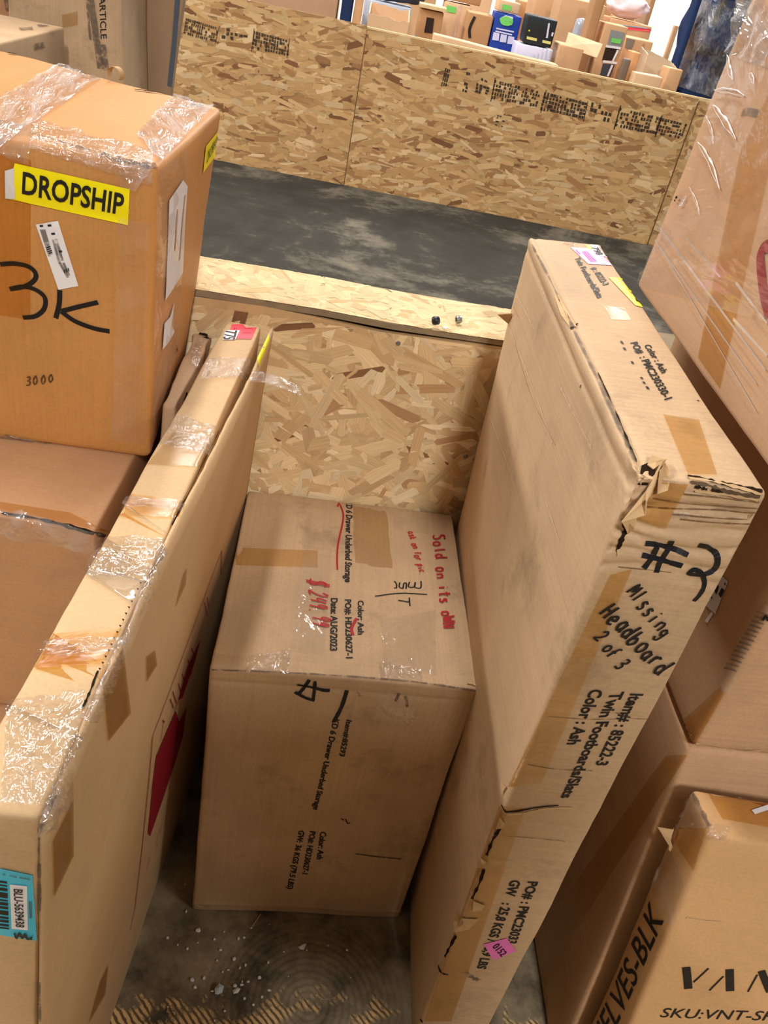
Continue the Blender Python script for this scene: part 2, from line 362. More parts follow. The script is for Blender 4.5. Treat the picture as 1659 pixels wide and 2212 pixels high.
def carton(name, label, cat, c, mat, res=0.03, r=0.006, dent=0.0012, freq=5.0, seed=0, extra=None, fine=((), (), ()), group=None, parent=None, kind=None):
    """c: eight corners: bottom front-left, front-right, back-right, back-left, then the same on top."""
    c = [Vector(p) for p in c]
    du = sum(((c[1]-c[0]).length, (c[2]-c[3]).length, (c[5]-c[4]).length, (c[6]-c[7]).length))/4
    dv = sum(((c[3]-c[0]).length, (c[2]-c[1]).length, (c[7]-c[4]).length, (c[6]-c[5]).length))/4
    dw = sum((c[i+4]-c[i]).length for i in range(4))/4
    def axis(d, more=()):
        rr = min(r, d*.3); k = max(1, int(round((d-2*rr)/res)))
        st = [0, rr*.12, rr*.45, rr] + [rr+(d-2*rr)*i/k for i in range(1, k)] + [d-rr, d-rr*.45, d-rr*.12, d]
        for lo, hi, n in more: st += [lo+(hi-lo)*i/n for i in range(n+1) if rr < lo+(hi-lo)*i/n < d-rr]
        st = sorted(st); return [a for i, a in enumerate(st) if i == 0 or a-st[i-1] > 1e-4]
    au, av, aw = axis(du, fine[0]), axis(dv, fine[1]), axis(dw, fine[2])
    def tri(u, v, w):
        b = (c[0]*(1-u)+c[1]*u)*(1-v) + (c[3]*(1-u)+c[2]*u)*v
        t = (c[4]*(1-u)+c[5]*u)*(1-v) + (c[7]*(1-u)+c[6]*u)*v
        return b*(1-w) + t*w
    idx, vs = {}, []
    ctr = sum(c, Vector())/8
    def vert(i, j, k):
        key = (i, j, k)
        if key in idx: return idx[key]
        p = Vector((au[i], av[j], aw[k]))
        ru, rv, rw = min(r, du*.3), min(r, dv*.3), min(r, dw*.3)
        q = Vector((min(max(p.x, ru), du-ru), min(max(p.y, rv), dv-rv), min(max(p.z, rw), dw-rw)))
        n = p-q
        if n.length > 1e-9:
            n.normalize(); p = q + Vector((n.x*ru, n.y*rv, n.z*rw))
        e = dent*noise.noise(p*freq + Vector((seed*7.3, seed*3.1, seed*1.7)))*2
        e += dent*.35*noise.noise(p*freq*6 + Vector((seed, seed*2, 5)))
        if extra: e += extra(au[i]/du, av[j]/dv, aw[k]/dw, n, p)
        p = p + n*e
        idx[key] = len(vs); vs.append(tri(p.x/du, p.y/dv, p.z/dw)); return idx[key]
    fs, uvs = [], []
    nu, nv, nw = len(au)-1, len(av)-1, len(aw)-1
    def quad(a, b2, c2, d, uvq): fs.append([a, b2, c2, d]); uvs.extend(uvq)
    for i in range(nu):
        for k in range(nw):
            q = ((au[i], aw[k]), (au[i+1], aw[k]), (au[i+1], aw[k+1]), (au[i], aw[k+1]))
            quad(vert(i, 0, k), vert(i+1, 0, k), vert(i+1, 0, k+1), vert(i, 0, k+1), q)
            quad(vert(i+1, nv, k), vert(i, nv, k), vert(i, nv, k+1), vert(i+1, nv, k+1), (q[1], q[0], q[3], q[2]))
    for j in range(nv):
        for k in range(nw):
            q = ((av[j], aw[k]), (av[j+1], aw[k]), (av[j+1], aw[k+1]), (av[j], aw[k+1]))
            quad(vert(0, j+1, k), vert(0, j, k), vert(0, j, k+1), vert(0, j+1, k+1), (q[1], q[0], q[3], q[2]))
            quad(vert(nu, j, k), vert(nu, j+1, k), vert(nu, j+1, k+1), vert(nu, j, k+1), q)
    for i in range(nu):
        for j in range(nv):
            q = ((au[i], av[j]), (au[i+1], av[j]), (au[i+1], av[j+1]), (au[i], av[j+1]))
            quad(vert(i, j, nw), vert(i+1, j, nw), vert(i+1, j+1, nw), vert(i, j+1, nw), q)
            quad(vert(i, j+1, 0), vert(i+1, j+1, 0), vert(i+1, j, 0), vert(i, j, 0), (q[3], q[2], q[1], q[0]))
    org = (c[0]+c[1]+c[2]+c[3])/4
    o = mesh_obj(name, vs, fs, mat, parent, org if parent is None else None, True)
    l = o.data.uv_layers.new(name='UVMap'); l.data.foreach_set('uv', [x for q in uvs for x in q])
    tag(o, label, cat, group, kind)
    return Body(o, vs, fs)

def bilin(q, u, v):
    return ((q[0][0]*(1-u)+q[1][0]*u)*(1-v)+(q[3][0]*(1-u)+q[2][0]*u)*v,
            (q[0][1]*(1-u)+q[1][1]*u)*(1-v)+(q[3][1]*(1-u)+q[2][1]*u)*v)
def patch(name, body, q, mat, nu=8, nv=8, off=0.0009, wrinkle=0.0, wf=22.0, seed=0, parent=None, label=None, ragged=0.0):
    """A sheet (tape, label, film) lying on a carton between four corner marks; it follows the board under it."""
    vs, fs, uv = [], [], []; rnd = random.Random(seed+11)
    for j in range(nv+1):
        for i in range(nu+1):
            u, v = i/nu, j/nv
            if ragged:
                if j in (0, nv): v += rnd.uniform(-ragged, ragged)
                if i in (0, nu): u += rnd.uniform(-ragged, ragged)
            p, n = body.hit(*bilin(q, u, v))
            w = 0.0
            if wrinkle:
                w = wrinkle*(0.6 + noise.noise(p*wf + Vector((seed*5, 0, 0))) + .5*noise.noise(p*wf*2.7 + Vector((0, seed*3, 1))))
                w = max(w, 0)
            vs.append(p + n*(off+w))
    e1 = (vs[nu]-vs[0]).length; e2 = (vs[nv*(nu+1)]-vs[0]).length
    for j in range(nv+1):
        for i in range(nu+1): uv.append((e1*i/nu+seed*.37, e2*j/nv+seed*.21))
    for j in range(nv):
        for i in range(nu):
            a = j*(nu+1)+i; fs.append([a, a+1, a+nu+2, a+nu+1])
    o = mesh_obj(name, vs, fs, mat, parent or body.o, None, True, uv)
    if label: o['label'] = label
    return o
def poly(name, body, pts, mat, off=0.001, parent=None, label=None):
    """A flat irregular scrap on a carton's face, as a fan about its middle."""
    cx = sum(p[0] for p in pts)/len(pts); cy = sum(p[1] for p in pts)/len(pts)
    vs = []
    for p in [(cx, cy)] + list(pts):
        l, n = body.hit(*p); vs.append(l+n*off)
    k = len(pts)
    o = mesh_obj(name, vs, [[0, 1+i, 1+(i+1) % k] for i in range(k)], mat, parent or body.o)
    if label: o['label'] = label
    return o
def smooth_line(pts, k=5):
    out = []
    n = len(pts)
    if n < 3: 
        return [((pts[0][0]*(1-t/6)+pts[1][0]*t/6), (pts[0][1]*(1-t/6)+pts[1][1]*t/6)) for t in range(7)]
    for i in range(n-1):
        p0, p1, p2, p3 = pts[max(i-1, 0)], pts[i], pts[i+1], pts[min(i+2, n-1)]
        for s in range(k):
            t = s/k
            out.append(tuple(0.5*((2*p1[d]) + (-p0[d]+p2[d])*t + (2*p0[d]-5*p1[d]+4*p2[d]-p3[d])*t*t + (-p0[d]+3*p1[d]-3*p2[d]+p3[d])*t**3) for d in (0, 1)))
    out.append(pts[-1]); return out
def ribbon(vs, fs, body, pts, width, off=0.0011, taper=0.0, jag=0.0, rnd=None):
    P = [body.hit(*p) for p in pts]; b0 = len(vs); n = len(P)
    for i, (p, nn) in enumerate(P):
        t = P[min(i+1, n-1)][0]-P[max(i-1, 0)][0]
        s = nn.cross(t)
        if s.length < 1e-9: s = Vector((1, 0, 0))
        s.normalize(); w = width/2*(1 - taper*(i/(n-1)))
        if jag: w *= rnd.uniform(1-jag, 1+jag)
        vs.extend((p+nn*off+s*w, p+nn*off-s*w))
    for i in range(n-1):
        a = b0+2*i; fs.append([a, a+1, a+3, a+2])
def strokes(name, body, lines, width, mat, off=0.0011, taper=0.0, label=None, parent=None, smooth=True, jag=0.0):
    if len(lines) > 1 and name in ('label_print', 'tear', 'torn_edge', 'edge_tear', 'scuff', 'edge_scuff', 'dent', 'crease', 'torn_paper', 'hole', 'flute_hole'):
        return [strokes(name, body, [ln], width, mat, off, taper, label, parent, smooth, jag) for ln in lines]
    vs, fs = [], []; rnd = random.Random(3)
    for ln in lines: ribbon(vs, fs, body, smooth_line(ln) if smooth else ln, width, off, taper, jag, rnd)
    o = mesh_obj(name, vs, fs, mat, parent or body.o)
    if label: o['label'] = label
    return o
def conv(ox, oy, s, lines): return [[(ox+x*s, oy+y*s) for x, y in ln] for ln in lines]

GL = {  # single-stroke handwriting, unit box (x right, y up)
 'S': [[(.8, .95), (.3, 1), (.15, .75), (.6, .5), (.75, .2), (.4, 0), (.05, .1)]], 's': [[(.7, .6), (.3, .65), (.25, .45), (.65, .25), (.5, 0), (.1, .05)]],
 'o': [[(.5, .62), (.15, .45), (.2, .05), (.6, 0), (.8, .35), (.5, .62)]], 'O': [[(.5, 1), (.1, .6), (.25, .05), (.7, .05), (.85, .6), (.5, 1)]],
 'l': [[(.4, 1.05), (.35, .5), (.45, 0)]], 'd': [[(.65, .5), (.3, .6), (.1, .25), (.4, 0), (.7, .2)], [(.8, 1.1), (.7, .4), (.8, 0)]],
 'n': [[(.15, 0), (.15, .6)], [(.15, .45), (.5, .62), (.75, .45), (.75, 0)]], 'N': [[(.1, 0), (.15, 1), (.7, .05), (.8, 1)]],
 'i': [[(.4, .6), (.4, 0)], [(.4, .85), (.45, .92)]], 'I': [[(.4, .95), (.35, 0)]], 't': [[(.45, 1), (.4, .1), (.65, 0)], [(.15, .65), (.75, .7)]],
 'w': [[(.05, .6), (.25, 0), (.45, .5), (.65, 0), (.9, .65)]], 'W': [[(0, 1), (.25, 0), (.45, .7), (.65, 0), (.95, 1)]],
 'a': [[(.65, .5), (.3, .6), (.1, .25), (.4, 0), (.65, .2)], [(.68, .6), (.7, .1), (.85, 0)]], 'k': [[(.15, 1), (.15, 0)], [(.65, .6), (.18, .3), (.7, 0)]],
 'r': [[(.2, .6), (.2, 0)], [(.2, .4), (.45, .6), (.7, .55)]], 'f': [[(.7, .95), (.4, .9), (.35, 0)], [(.1, .5), (.65, .55)]],
 'p': [[(.15, .6), (.1, -.4)], [(.15, .5), (.6, .6), (.7, .25), (.3, .02), (.15, .1)]], 'c': [[(.7, .5), (.35, .6), (.12, .3), (.4, 0), (.75, .1)]],
 'e': [[(.15, .3), (.7, .35), (.5, .62), (.15, .4), (.3, 0), (.75, .08)]], 'b': [[(.2, 1.05), (.12, .05)], [(.15, .35), (.5, .6), (.75, .3), (.45, 0), (.12, .08)]],
 'g': [[(.65, .5), (.3, .62), (.15, .3), (.45, .1), (.65, .3)], [(.68, .6), (.65, -.25), (.3, -.4), (.1, -.2)]],
 'M': [[(.05, 0), (.2, 1), (.45, .3), (.7, 1), (.85, 0)]], 'H': [[(.1, 1), (.05, 0)], [(.75, 1), (.7, 0)], [(.08, .5), (.75, .55)]],
 '2': [[(.1, .75), (.4, 1), (.75, .75), (.5, .35), (.1, .02), (.85, .08)]], '3': [[(.15, .95), (.6, 1), (.65, .7), (.3, .55), (.7, .4), (.6, .05), (.1, .05)]],
 '4': [[(.2, 1), (.1, .45), (.75, .5)], [(.65, .95), (.6, 0)]], '9': [[(.65, .85), (.3, 1), (.15, .65), (.5, .5), (.7, .85), (.6, 0)]],
 '$': [[(1.0, .85), (.35, .95), (.2, .62), (.9, .4), (.85, .08), (.0, .15)], [(.45, 1.15), (.4, -.12)], [(.75, 1.15), (.7, -.12)]],
 '.': [[(.3, 0), (.4, .06)]], '0': [[(.5, .9), (.15, .5), (.35, 0), (.75, .3), (.5, .9)]], '5': [[(.75, 1), (.2, .95), (.15, .55), (.6, .55), (.65, .1), (.1, .05)]],
}
def hand(name, body, text, p0, p1, pc, width, mat, adv=0.9, label=None, seed=1):
    rnd = random.Random(seed); lines = []; n = len(text)
    ux, uy = (p1[0]-p0[0])/n, (p1[1]-p0[1])/n; cx, cy = pc[0]-p0[0], pc[1]-p0[1]
    words = [[]]
    for i, ch in enumerate(text):
        if ch == ' ' and words[-1]: words.append([])
        jx, jy = rnd.uniform(-.06, .06), rnd.uniform(-.07, .07); s = rnd.uniform(.9, 1.1)
        for ln in GL.get(ch, []):
            words[-1].append([(p0[0]+ux*(i+jx+x*adv)+cx*(y*s+jy), p0[1]+uy*(i+jx+x*adv)+cy*(y*s+jy)) for x, y in ln])
    return [strokes(name, body, w, width, mat, .0022, label=label) for w in words if w]

CAPH = 0.682
def text(name, body, s, p0, p1, pc, mat=None, bold=0.012, off=0.0009, shear=0.0, parent=None, label=None, mirror=False):
    """Printed lettering: baseline from mark p0 to p1, capital height up to pc, laid on the face."""
    cu = bpy.data.curves.new('print', 'FONT'); cu.body = s; cu.size = 1.0; cu.offset = bold; cu.shear = shear; cu.resolution_u = 3
    t = bpy.data.objects.new('print', cu); COL.objects.link(t)
    dg = bpy.context.evaluated_depsgraph_get()
    me = bpy.data.meshes.new_from_object(t.evaluated_get(dg)); bpy.data.objects.remove(t); bpy.data.curves.remove(cu)
    xs = [v.co.x for v in me.vertices]
    x0, x1 = min(xs), max(xs); cap = CAPH
    (O, n0), (P, n1), (Q, n2) = body.hit(*p0), body.hit(*p1), body.hit(*pc)
    fn = (P-O).cross(Q-O).normalized()
    if fn.dot(EYE-O) < 0: fn = -fn
    vs = []
    for v in me.vertices:
        q = O + (P-O)*((v.co.x-x0)/(x1-x0)) + (Q-O)*(v.co.y/cap)
        l, nn = body.near(q)
        vs.append(q + fn*((l-q).dot(fn)+off))
    fs = [list(p.vertices) for p in me.polygons]; bpy.data.meshes.remove(me)
    o = mesh_obj(name, vs, fs, mat or M_INK, parent or body.o)
    if label: o['label'] = label
    return o

# ================================================================== the setting
PAL_FAR = [(.36, (206, 164, 110)), (.24, (216, 178, 125)), (.20, (194, 150, 99)), (.10, (226, 192, 144)), (.07, (172, 126, 82)), (.03, (138, 95, 62))]
PAL_NEAR = [(.36, (221, 191, 143)), (.28, (231, 204, 157)), (.18, (210, 176, 129)), (.12, (240, 217, 175)), (.045, (188, 149, 106)), (.015, (142, 103, 70))]
PAL_LEDGE = [(.40, (218, 190, 144)), (.38, (222, 196, 150)), (.14, (212, 182, 134)), (.08, (202, 170, 122))]

fl = box_mesh('floor', (-7, 1.43, -0.2), (7, 14, 0), M_FLOOR); tag(fl, kind='structure')
fl2 = box_mesh('floor', (-2.5, -3.0, -0.2), (2.5, 1.43, 0), M_BIN, origin=(0, 0, -0.2)); tag(fl2, kind='structure')

# far partition of strand board sheets, nailed edge to edge
wf = bpy.data.objects.new('wall_back', None); COL.objects.link(wf); wf.location = (0, 6.74, 0); tag(wf, kind='structure')
FD = Vector((3.132, -0.0637, 0)).normalized(); FO = Vector((-0.0405, 6.7385, 0)); FN = Vector((FD.y, -FD.x, 0))
def far_pt(s, z, d=0.0): return FO + FD*s + Vector((0, 0, z)) + FN*d
def slab(name, pts_fn, s0, s1, z0, z1, d0, d1, mat, parent):
    c = [pts_fn(s, z, d) for z in (z0, z1) for d in (d1, d0) for s in (s0, s1)]
    return mesh_obj(name, c, [[0, 1, 5, 4], [1, 3, 7, 5], [3, 2, 6, 7], [2, 0, 4, 6], [4, 5, 7, 6], [0, 2, 3, 1]], mat, parent)
for k, (s0, s1, tp, d1) in enumerate([(-2.56, -0.006, 1.085, 0.0), (0.0, 2.440, 1.068, 0.002), (2.452, 4.2, 1.058, -0.004)]):
    sh = slab('board_sheet', far_pt, s0, s1, 0, tp, -0.012, d1, M_CORE, wf)
    n = int((s1-s0)*900)
    strands('wood_strands', sh, far_pt(s0, 0, d1), FD, (0, 0, 1), s1-s0, tp, n, 0.16, 0.034, 0.28 if k < 2 else 0.6, PAL_FAR, 20+k)
slab('top_rail', far_pt, -2.56, 4.2, 1.035, 1.078, -0.05, -0.0125, M_EDGE, wf)
slab('joint_batten', far_pt, -0.05, 0.05, 0, 1.03, -0.05, -0.0125, M_CORE, wf)
slab('joint_batten', far_pt, 2.39, 2.50, 0, 1.03, -0.05, -0.0125, M_CORE, wf)

# near partition: one sheet with a loose board lying along its top
wn = bpy.data.objects.new('wall_front', None); COL.objects.link(wn); wn.location = (0, 1.41, 0); tag(wn, kind='structure')
ND = Vector((0.9976, 0.069, 0)); NO = Vector((-0.108, 1.390, 0)); NN = Vector((ND.y, -ND.x, 0))
def near_pt(s, z, d=0.0): return NO + ND*s + Vector((0, 0, z)) + NN*d
# warped top edge: highest at the left
ss = [-1.3, -.6, -.12, 0.0, .1, .2, .3, .45, .9, 1.5]; zz = [1.045, 1.046, 1.046, 1.047, 1.040, 1.032, 1.033, 1.036, 1.04, 1.04]
vs, fs = [], []
for s, z in zip(ss, zz):
    vs += [near_pt(s, 0, 0), near_pt(s, z, 0), near_pt(s, z, -0.012), near_pt(s, 0, -0.012)]
for i in range(len(ss)-1):
    a = 4*i
    for q in range(4): fs.append([a+q, a+(q+1) % 4, a+4+(q+1) % 4, a+4+q][::-1])
fs += [[0, 1, 2, 3][::-1], [4*len(ss)-4, 4*len(ss)-3, 4*len(ss)-2, 4*len(ss)-1]]
sh = mesh_obj('board_sheet', vs, fs, M_CORE2, wn)
o_ = strands('wood_strands', sh, near_pt(-.75, 0.45, 0), ND, (0, 0, 1), 1.5, 0.582, 2600, 0.105, 0.021, 0.75, PAL_NEAR, 5)
def screw(p, nrm, r, name='screw_head', parent=None):
    bm = bmesh.new(); bmesh.ops.create_cone(bm, cap_ends=True, segments=10, radius1=r, radius2=r*.7, depth=r*.5)
    q = Vector((0, 0, 1)).rotation_difference(nrm); vs = [q @ v.co + p for v in bm.verts]; bm.verts.index_update()
    fs = [[v.index for v in f.verts] for f in bm.faces]; bm.free()
    return mesh_obj(name, vs, fs, M_STEEL, parent)
M_STEEL = plain('zinc_steel', (150, 152, 156), 0.35, 0.5, 0.85)
def on_near(x, y):
    d = pxray(x, y); return EYE + d*((NO-EYE).dot(NN)/d.dot(NN))
screw(on_near(860, 741)+NN*.003, NN, .0048, parent=sh); screw(on_near(1005, 985)+NN*.003, NN, .0048, parent=sh)
slab('back_sheet', near_pt, -1.3, 1.5, 0, 1.030, -0.15, -0.138, M_CORE, wn)
for s in (-1.0, -.35, .3, .9): slab('stud', near_pt, s, s+.04, 0, 1.028, -.1375, -.0125, M_CORE, wn)
tr_ = bpy.data.objects.new('trim_1', None); COL.objects.link(tr_); tr_.location = (0, 1.45, 1.05); tag(tr_, kind='structure')
LS = [(-1.3, 1.049), (-.1, 1.0475), (.1, 1.045), (.22, 1.040), (.33, 1.038), (1.5, 1.042)]
vs, fs = [], []
for s, z in LS:
    for d in (.0, -.17):
        e = 0.004*math.sin(s*31+d*9)
        vs += [near_pt(s, z, d+e), near_pt(s, z+.0105, d+e)]
for i in range(len(LS)-1):
    a = 4*i
    fs += [[a, a+4, a+5, a+1], [a+1, a+5, a+7, a+3], [a+3, a+7, a+6, a+2], [a+2, a+6, a+4, a]]
fs += [[0, 1, 3, 2], [4*len(LS)-4, 4*len(LS)-2, 4*len(LS)-1, 4*len(LS)-3]]
lb = mesh_obj('top_board', vs, fs, M_EDGE_D, tr_)
for i in range(len(LS)-1):
    (s0, z0), (s1, z1) = LS[i], LS[i+1]
    if s0 > .3: s1 = .5; z1 = 1.0385
    if s0 < -1: s0 = -.6; z0 = 1.0483
    A_, B_ = near_pt(s0, z0+.0107), near_pt(s1, z1+.0107)
    strands('wood_strands', lb, A_, B_-A_, -NN, s1-s0, .168, int((s1-s0)*1300), .10, .02, .8, PAL_LEDGE, 8+i, thick=.0010)

wr = box_mesh('wall_right', (-7, 13.0, 0), (9, 13.15, 4.5), plain('white_painted_wall', (244, 242, 240), 0.7)); tag(wr, kind='structure')

# ================================================================== cartons in the bay
M_S = card('kraft_beige', (204, 172, 136), 'u', .07, .5, 1, smear=.20)
M_F = card('kraft_light', (205, 173, 136), 'v', .08, .42, 2, smear=.17)
M_L = card('kraft_yellowish', (212, 178, 134), 'v', .03, .2, 3, smear=.12)
M_D = card('kraft_orange', (206, 146, 82), 'u', .07, .10, 4, smear=.09, spec=.4, rough=.5)
M_G = card('kraft_brown', (192, 146, 106), 'v', .04, .16, 5)
M_R = card('kraft_pinkish', (208, 166, 128), 'v', .05, .12, 6)
M_M = card('kraft_mid', (202, 162, 124), 'v', .08, .16, 7)
M_V = card('kraft_warm', (206, 162, 112), 'v', .03, .16, 8)
M_N = card('kraft_plain', (200, 164, 128), 'u', .03, .2, 9)

def lip(z0, amp, wid):
    return lambda u, v, w, n, p: amp*math.exp(-((p.z-z0)/wid)**2)

# --- storage carton in the middle
def s_extra(u, v, w, n, p):
    e = 0.0
    if n.y < -.5:                                   # front face: flap step just under the top edge, fold near the floor
        e += -0.0022*math.exp(-((p.z-.640)/.005)**2) + 0.0015*math.exp(-((p.z-.025)/.006)**2)
        e += -0.0012*math.exp(-((p.z-.43-.02*math.sin(p.x*9))/.006)**2)*(1 if p.x > .02 else 0)
        e += -0.0010*math.exp(-((p.z-.24)/.006)**2)
    if n.z > .5: e += -0.0012*math.exp(-((p.y-.028)/.006)**2)
    return e
S = carton('storage_carton', 'medium kraft carton with red handwriting on top, standing between two upright slab cartons', 'carton',
           [(-.089, .898, 0), (.320, .923, 0), (.322, 1.408, 0), (-.098, 1.380, 0), (-.096, .898, .668), (.320, .924, .668), (.309, 1.408, .668), (-.107, 1.382, .668)],
           M_S, .022, .006, .0016, 6, 1, s_extra, ((), ((.01, .05, 14),), ((.01, .045, 12), (.22, .26, 12), (.40, .46, 14), (.62, .66, 16))))
# --- tall slab carton on the right
def f_extra(u, v, w, n, p):
    e = 0.0
    if n.y < -.5:
        for z0, a in ((1.222, -.004), (1.200, -.003), (1.180, -.0035), (1.160, -.003), (1.144, -.002)):
            e += a*math.exp(-((p.z-z0-.006*math.sin(p.x*40+z0*60))/.0042)**2)
        e += -.003*math.exp(-((p.z-.66-.05*(p.x))/.008)**2)*max(0, 1-p.x/.10)
        for z0 in (1.03, .93, .80, .70, .52): e += -.0007*math.exp(-((p.z-z0)/.005)**2)
    if n.z > .5: e += -.0016*math.exp(-((p.x-.012)/.004)**2) + .0012*math.exp(-((p.x-.12)/.006)**2)
    if n.x < -.5: e += -.0022*math.exp(-((p.z-1.232)/.005)**2) + .003*math.sin(p.y*5)*math.sin(p.z*2.2)
    d = math.sqrt((p.x)**2 + (p.y)**2 + (1.25-p.z)**2)     # crushed corner towards the camera
    e += -.010*math.exp(-(d/.030)**2)*(1 + .6*noise.noise(p*120))
    return e
F = carton('slab_carton', 'tall narrow kraft carton with crushed top corner and black marker note on its end', 'carton',
           [(.343, .700, 0), (.464, .695, 0), (.478, 1.43, 0), (.343, 1.405, 0), (.294, .639, 1.25), (.420, .642, 1.25), (.430, 1.409, 1.25), (.298, 1.372, 1.25)],
           M_F, .02, .006, .0014, 6, 2, f_extra, (((.005, .03, 10),), ((.0, .06, 14),), ((.50, .53, 8), (.60, .72, 16), (.79, .81, 6), (.92, .94, 6), (1.02, 1.04, 6), (1.12, 1.246, 60))))
# --- slab carton on the left: body and a loose outer side sheet
def l_extra(u, v, w, n, p):
    e = 0.0
    if n.z > .5:
        for y0 in (.93, .62, .36, .20): e += .0016*math.sin((p.y-y0)*90)*math.exp(-((p.y-y0)/.03)**2)
    return e
L = carton('slab_carton', 'tall narrow kraft carton wrapped in clear tape, red label at its far end', 'carton',
           [(-.285, .39, 0), (-.222, .39, 0), (-.138, 1.372, 0), (-.20, 1.372, 0), (-.221, .383, 1.02), (-.158, .383, 1.02), (-.113, 1.366, 1.02), (-.171, 1.366, 1.02)],
           M_L, .02, .005, .0012, 6, 3, l_extra)
# outer sheet standing proud of the side, frayed along its top edge
rnd = random.Random(4); vs, fs, uv = [], [], []
ny, nz = 60, 24
def gap(y): return 0.004 + 0.016*max(0, min(1, (y-.74)/.45))
for j in range(ny+1):
    y = .3835 + (1.374-.3835)*j/ny; t = (y-.383)/(1.366-.383)
    xt = -.158 + .045*t + gap(y); xb = -.222 + .084*t + .006
    zt = 1.0185 + .004*max(0, min(1, (y-.9)/.3)) + rnd.uniform(-.0025, .0015)
    for k in range(nz+1):
        w = k/nz; x = xb*(1-w)+xt*w + .0035*math.sin(math.pi*w)*math.sin(y*4.2) + .0012*noise.noise(Vector((0, y*7, w*6)))
        vs.append((x, y, zt*w)); uv.append((y, w))
for j in range(ny):
    for k in range(nz):
        a = j*(nz+1)+k; fs.append([a, a+nz+1, a+nz+2, a+1])
k0 = len(vs)
for v in vs[:k0]: pass
vs2 = vs + [(x-.0035, y, z) for x, y, z in vs]; uv2 = uv+uv
fs2 = fs + [[i+k0 for i in f][::-1] for f in fs]
for j in range(ny):
    a = j*(nz+1)+nz; fs2.append([a, a+nz+1, a+nz+1+k0, a+k0])
for k in range(nz):
    a = k; fs2.append([a, a+1, a+1+k0, a+k0]); b = ny*(nz+1)+k; fs2.append([b+1, b, b+k0, b+1+k0])
sp = mesh_obj('side_sheet', vs2, fs2, M_L, L.o, None, True, uv2)
LP = Body(sp, [Vector(v) for v in vs2], fs2)
class Both:
    """Front-most of two bodies, for tape that runs from the top over the side sheet."""
    def __init__(self, a, b): self.a, self.b, self.o = a, b, a.o
    def hit(self, x, y):
        best = None
        for q in (self.a, self.b):
            l, n, _, _ = q.bvh.ray_cast(EYE, pxray(x, y))
            if l is not None and (best is None or (l-EYE).length < (best[0]-EYE).length): best = (l, n)
        if best is None: return self.b.hit(x, y)
        l, n = best
        if n.dot(EYE-l) < 0: n = -n
        return l, n
    def near(self, p): return self.a.near(p)
LB = Both(L, LP)
# --- low brown carton carrying the orange one
G = carton('floor_carton', 'brown kraft carton under the orange taped carton, film drooping over its front edge', 'carton',
           [(-.80, .885, .56), (-.262, .862, .56), (-.252, 1.365, .56), (-.80, 1.365, .56), (-.80, .880, .92), (-.254, .862, .92), (-.245, 1.365, .92), (-.80, 1.365, .92)],
           M_G, .03, .005, .0015, 5, 5)
G2 = carton('floor_carton', 'lowest kraft carton at the left edge, its top edge peeping under the brown carton', 'carton',
           [(-.82, .852, 0), (-.275, .832, 0), (-.262, 1.36, 0), (-.82, 1.36, 0), (-.82, .848, .558), (-.268, .832, .558), (-.256, 1.36, .558), (-.82, 1.36, .558)],
           M_G, .05, .005, .0015, 5, 6)
N_ = carton('narrow_carton', 'narrow kraft carton with torn taped end squeezed behind the orange carton', 'carton',
           [(-.238, 1.06, 0), (-.212, 1.06, 0), (-.207, 1.372, 0), (-.240, 1.372, 0), (-.222, 1.10, .985), (-.203, 1.10, .985), (-.196, 1.374, .985), (-.230, 1.372, .985)],
           M_N, .02, .006, .004, 14, 9)
# --- big orange taped carton
def d_extra(u, v, w, n, p):
    e = 0.0
    if n.z > .5: e += -.004*math.sin(math.pi*u)*math.sin(math.pi*v)
    if n.y < -.5: e += .004*math.sin(math.pi*min(1, u*1.2))*math.sin(math.pi*w) - .003*math.exp(-((p.z-.385)/.006)**2)
    if n.x > .5: e += .003*math.sin(math.pi*v)*math.sin(math.pi*w)
    return e
D = carton('large_carton', 'large orange brown carton under clear tape with yellow label, upper left', 'carton',
           [(-.70, 1.035, .921), (-.227, 1.048, .921), (-.240, 1.345, .921), (-.70, 1.20, .921), (-.70, 1.003, 1.345), (-.222, 1.02, 1.34), (-.213, 1.432, 1.34), (-.70, 1.59, 1.34)],
           M_D, .022, .012, .002, 7, 4, d_extra)
# --- right hand stack
R = carton('wrapped_carton', 'very tall film wrapped carton at the right edge with brown tape and red print', 'carton',
           [(.50, .70, 1.203), (1.3, .70, 1.203), (1.3, 1.372, 1.203), (.50, 1.372, 1.203), (.50, .70, 2.1), (1.3, .70, 2.1), (1.3, 1.300, 2.1), (.50, 1.300, 2.1)],
           M_R, .03, .008, .0015, 5, 6)
Mb = carton('hatched_carton', 'kraft carton with printed rows of hatch marks under the film wrapped carton', 'carton',
           [(.60, .790, .739), (1.3, .815, .739), (1.3, 1.385, .739), (.60, 1.385, .739), (.60, .798, 1.196), (1.3, .82, 1.196), (1.3, 1.385, 1.196), (.60, 1.385, 1.196)],
           M_M, .025, .012, .0015, 6, 7)
W = carton('stacked_carton', 'shadowed kraft carton at the bottom of the right hand stack, behind the shelf carton', 'carton',
           [(.600, .66, 0), (1.3, .685, 0), (1.3, 1.385, 0), (.603, 1.385, 0), (.603, .80, .733), (1.3, .825, .733), (1.3, 1.385, .733), (.603, 1.385, .733)],
           M_M, .03, .010, .0015, 6, 8)
V = carton('shelf_carton', 'kraft carton with black printed lettering, taped top corner, at lower right', 'carton',
           [(.611, .533, 0), (1.05, .503, 0), (1.045, .600, 0), (.605, .630, 0), (.611, .683, .698), (1.05, .647, .698), (1.045, .730, .702), (.605, .757, .702)],
           M_V, .02, .010, .0015, 6, 8)
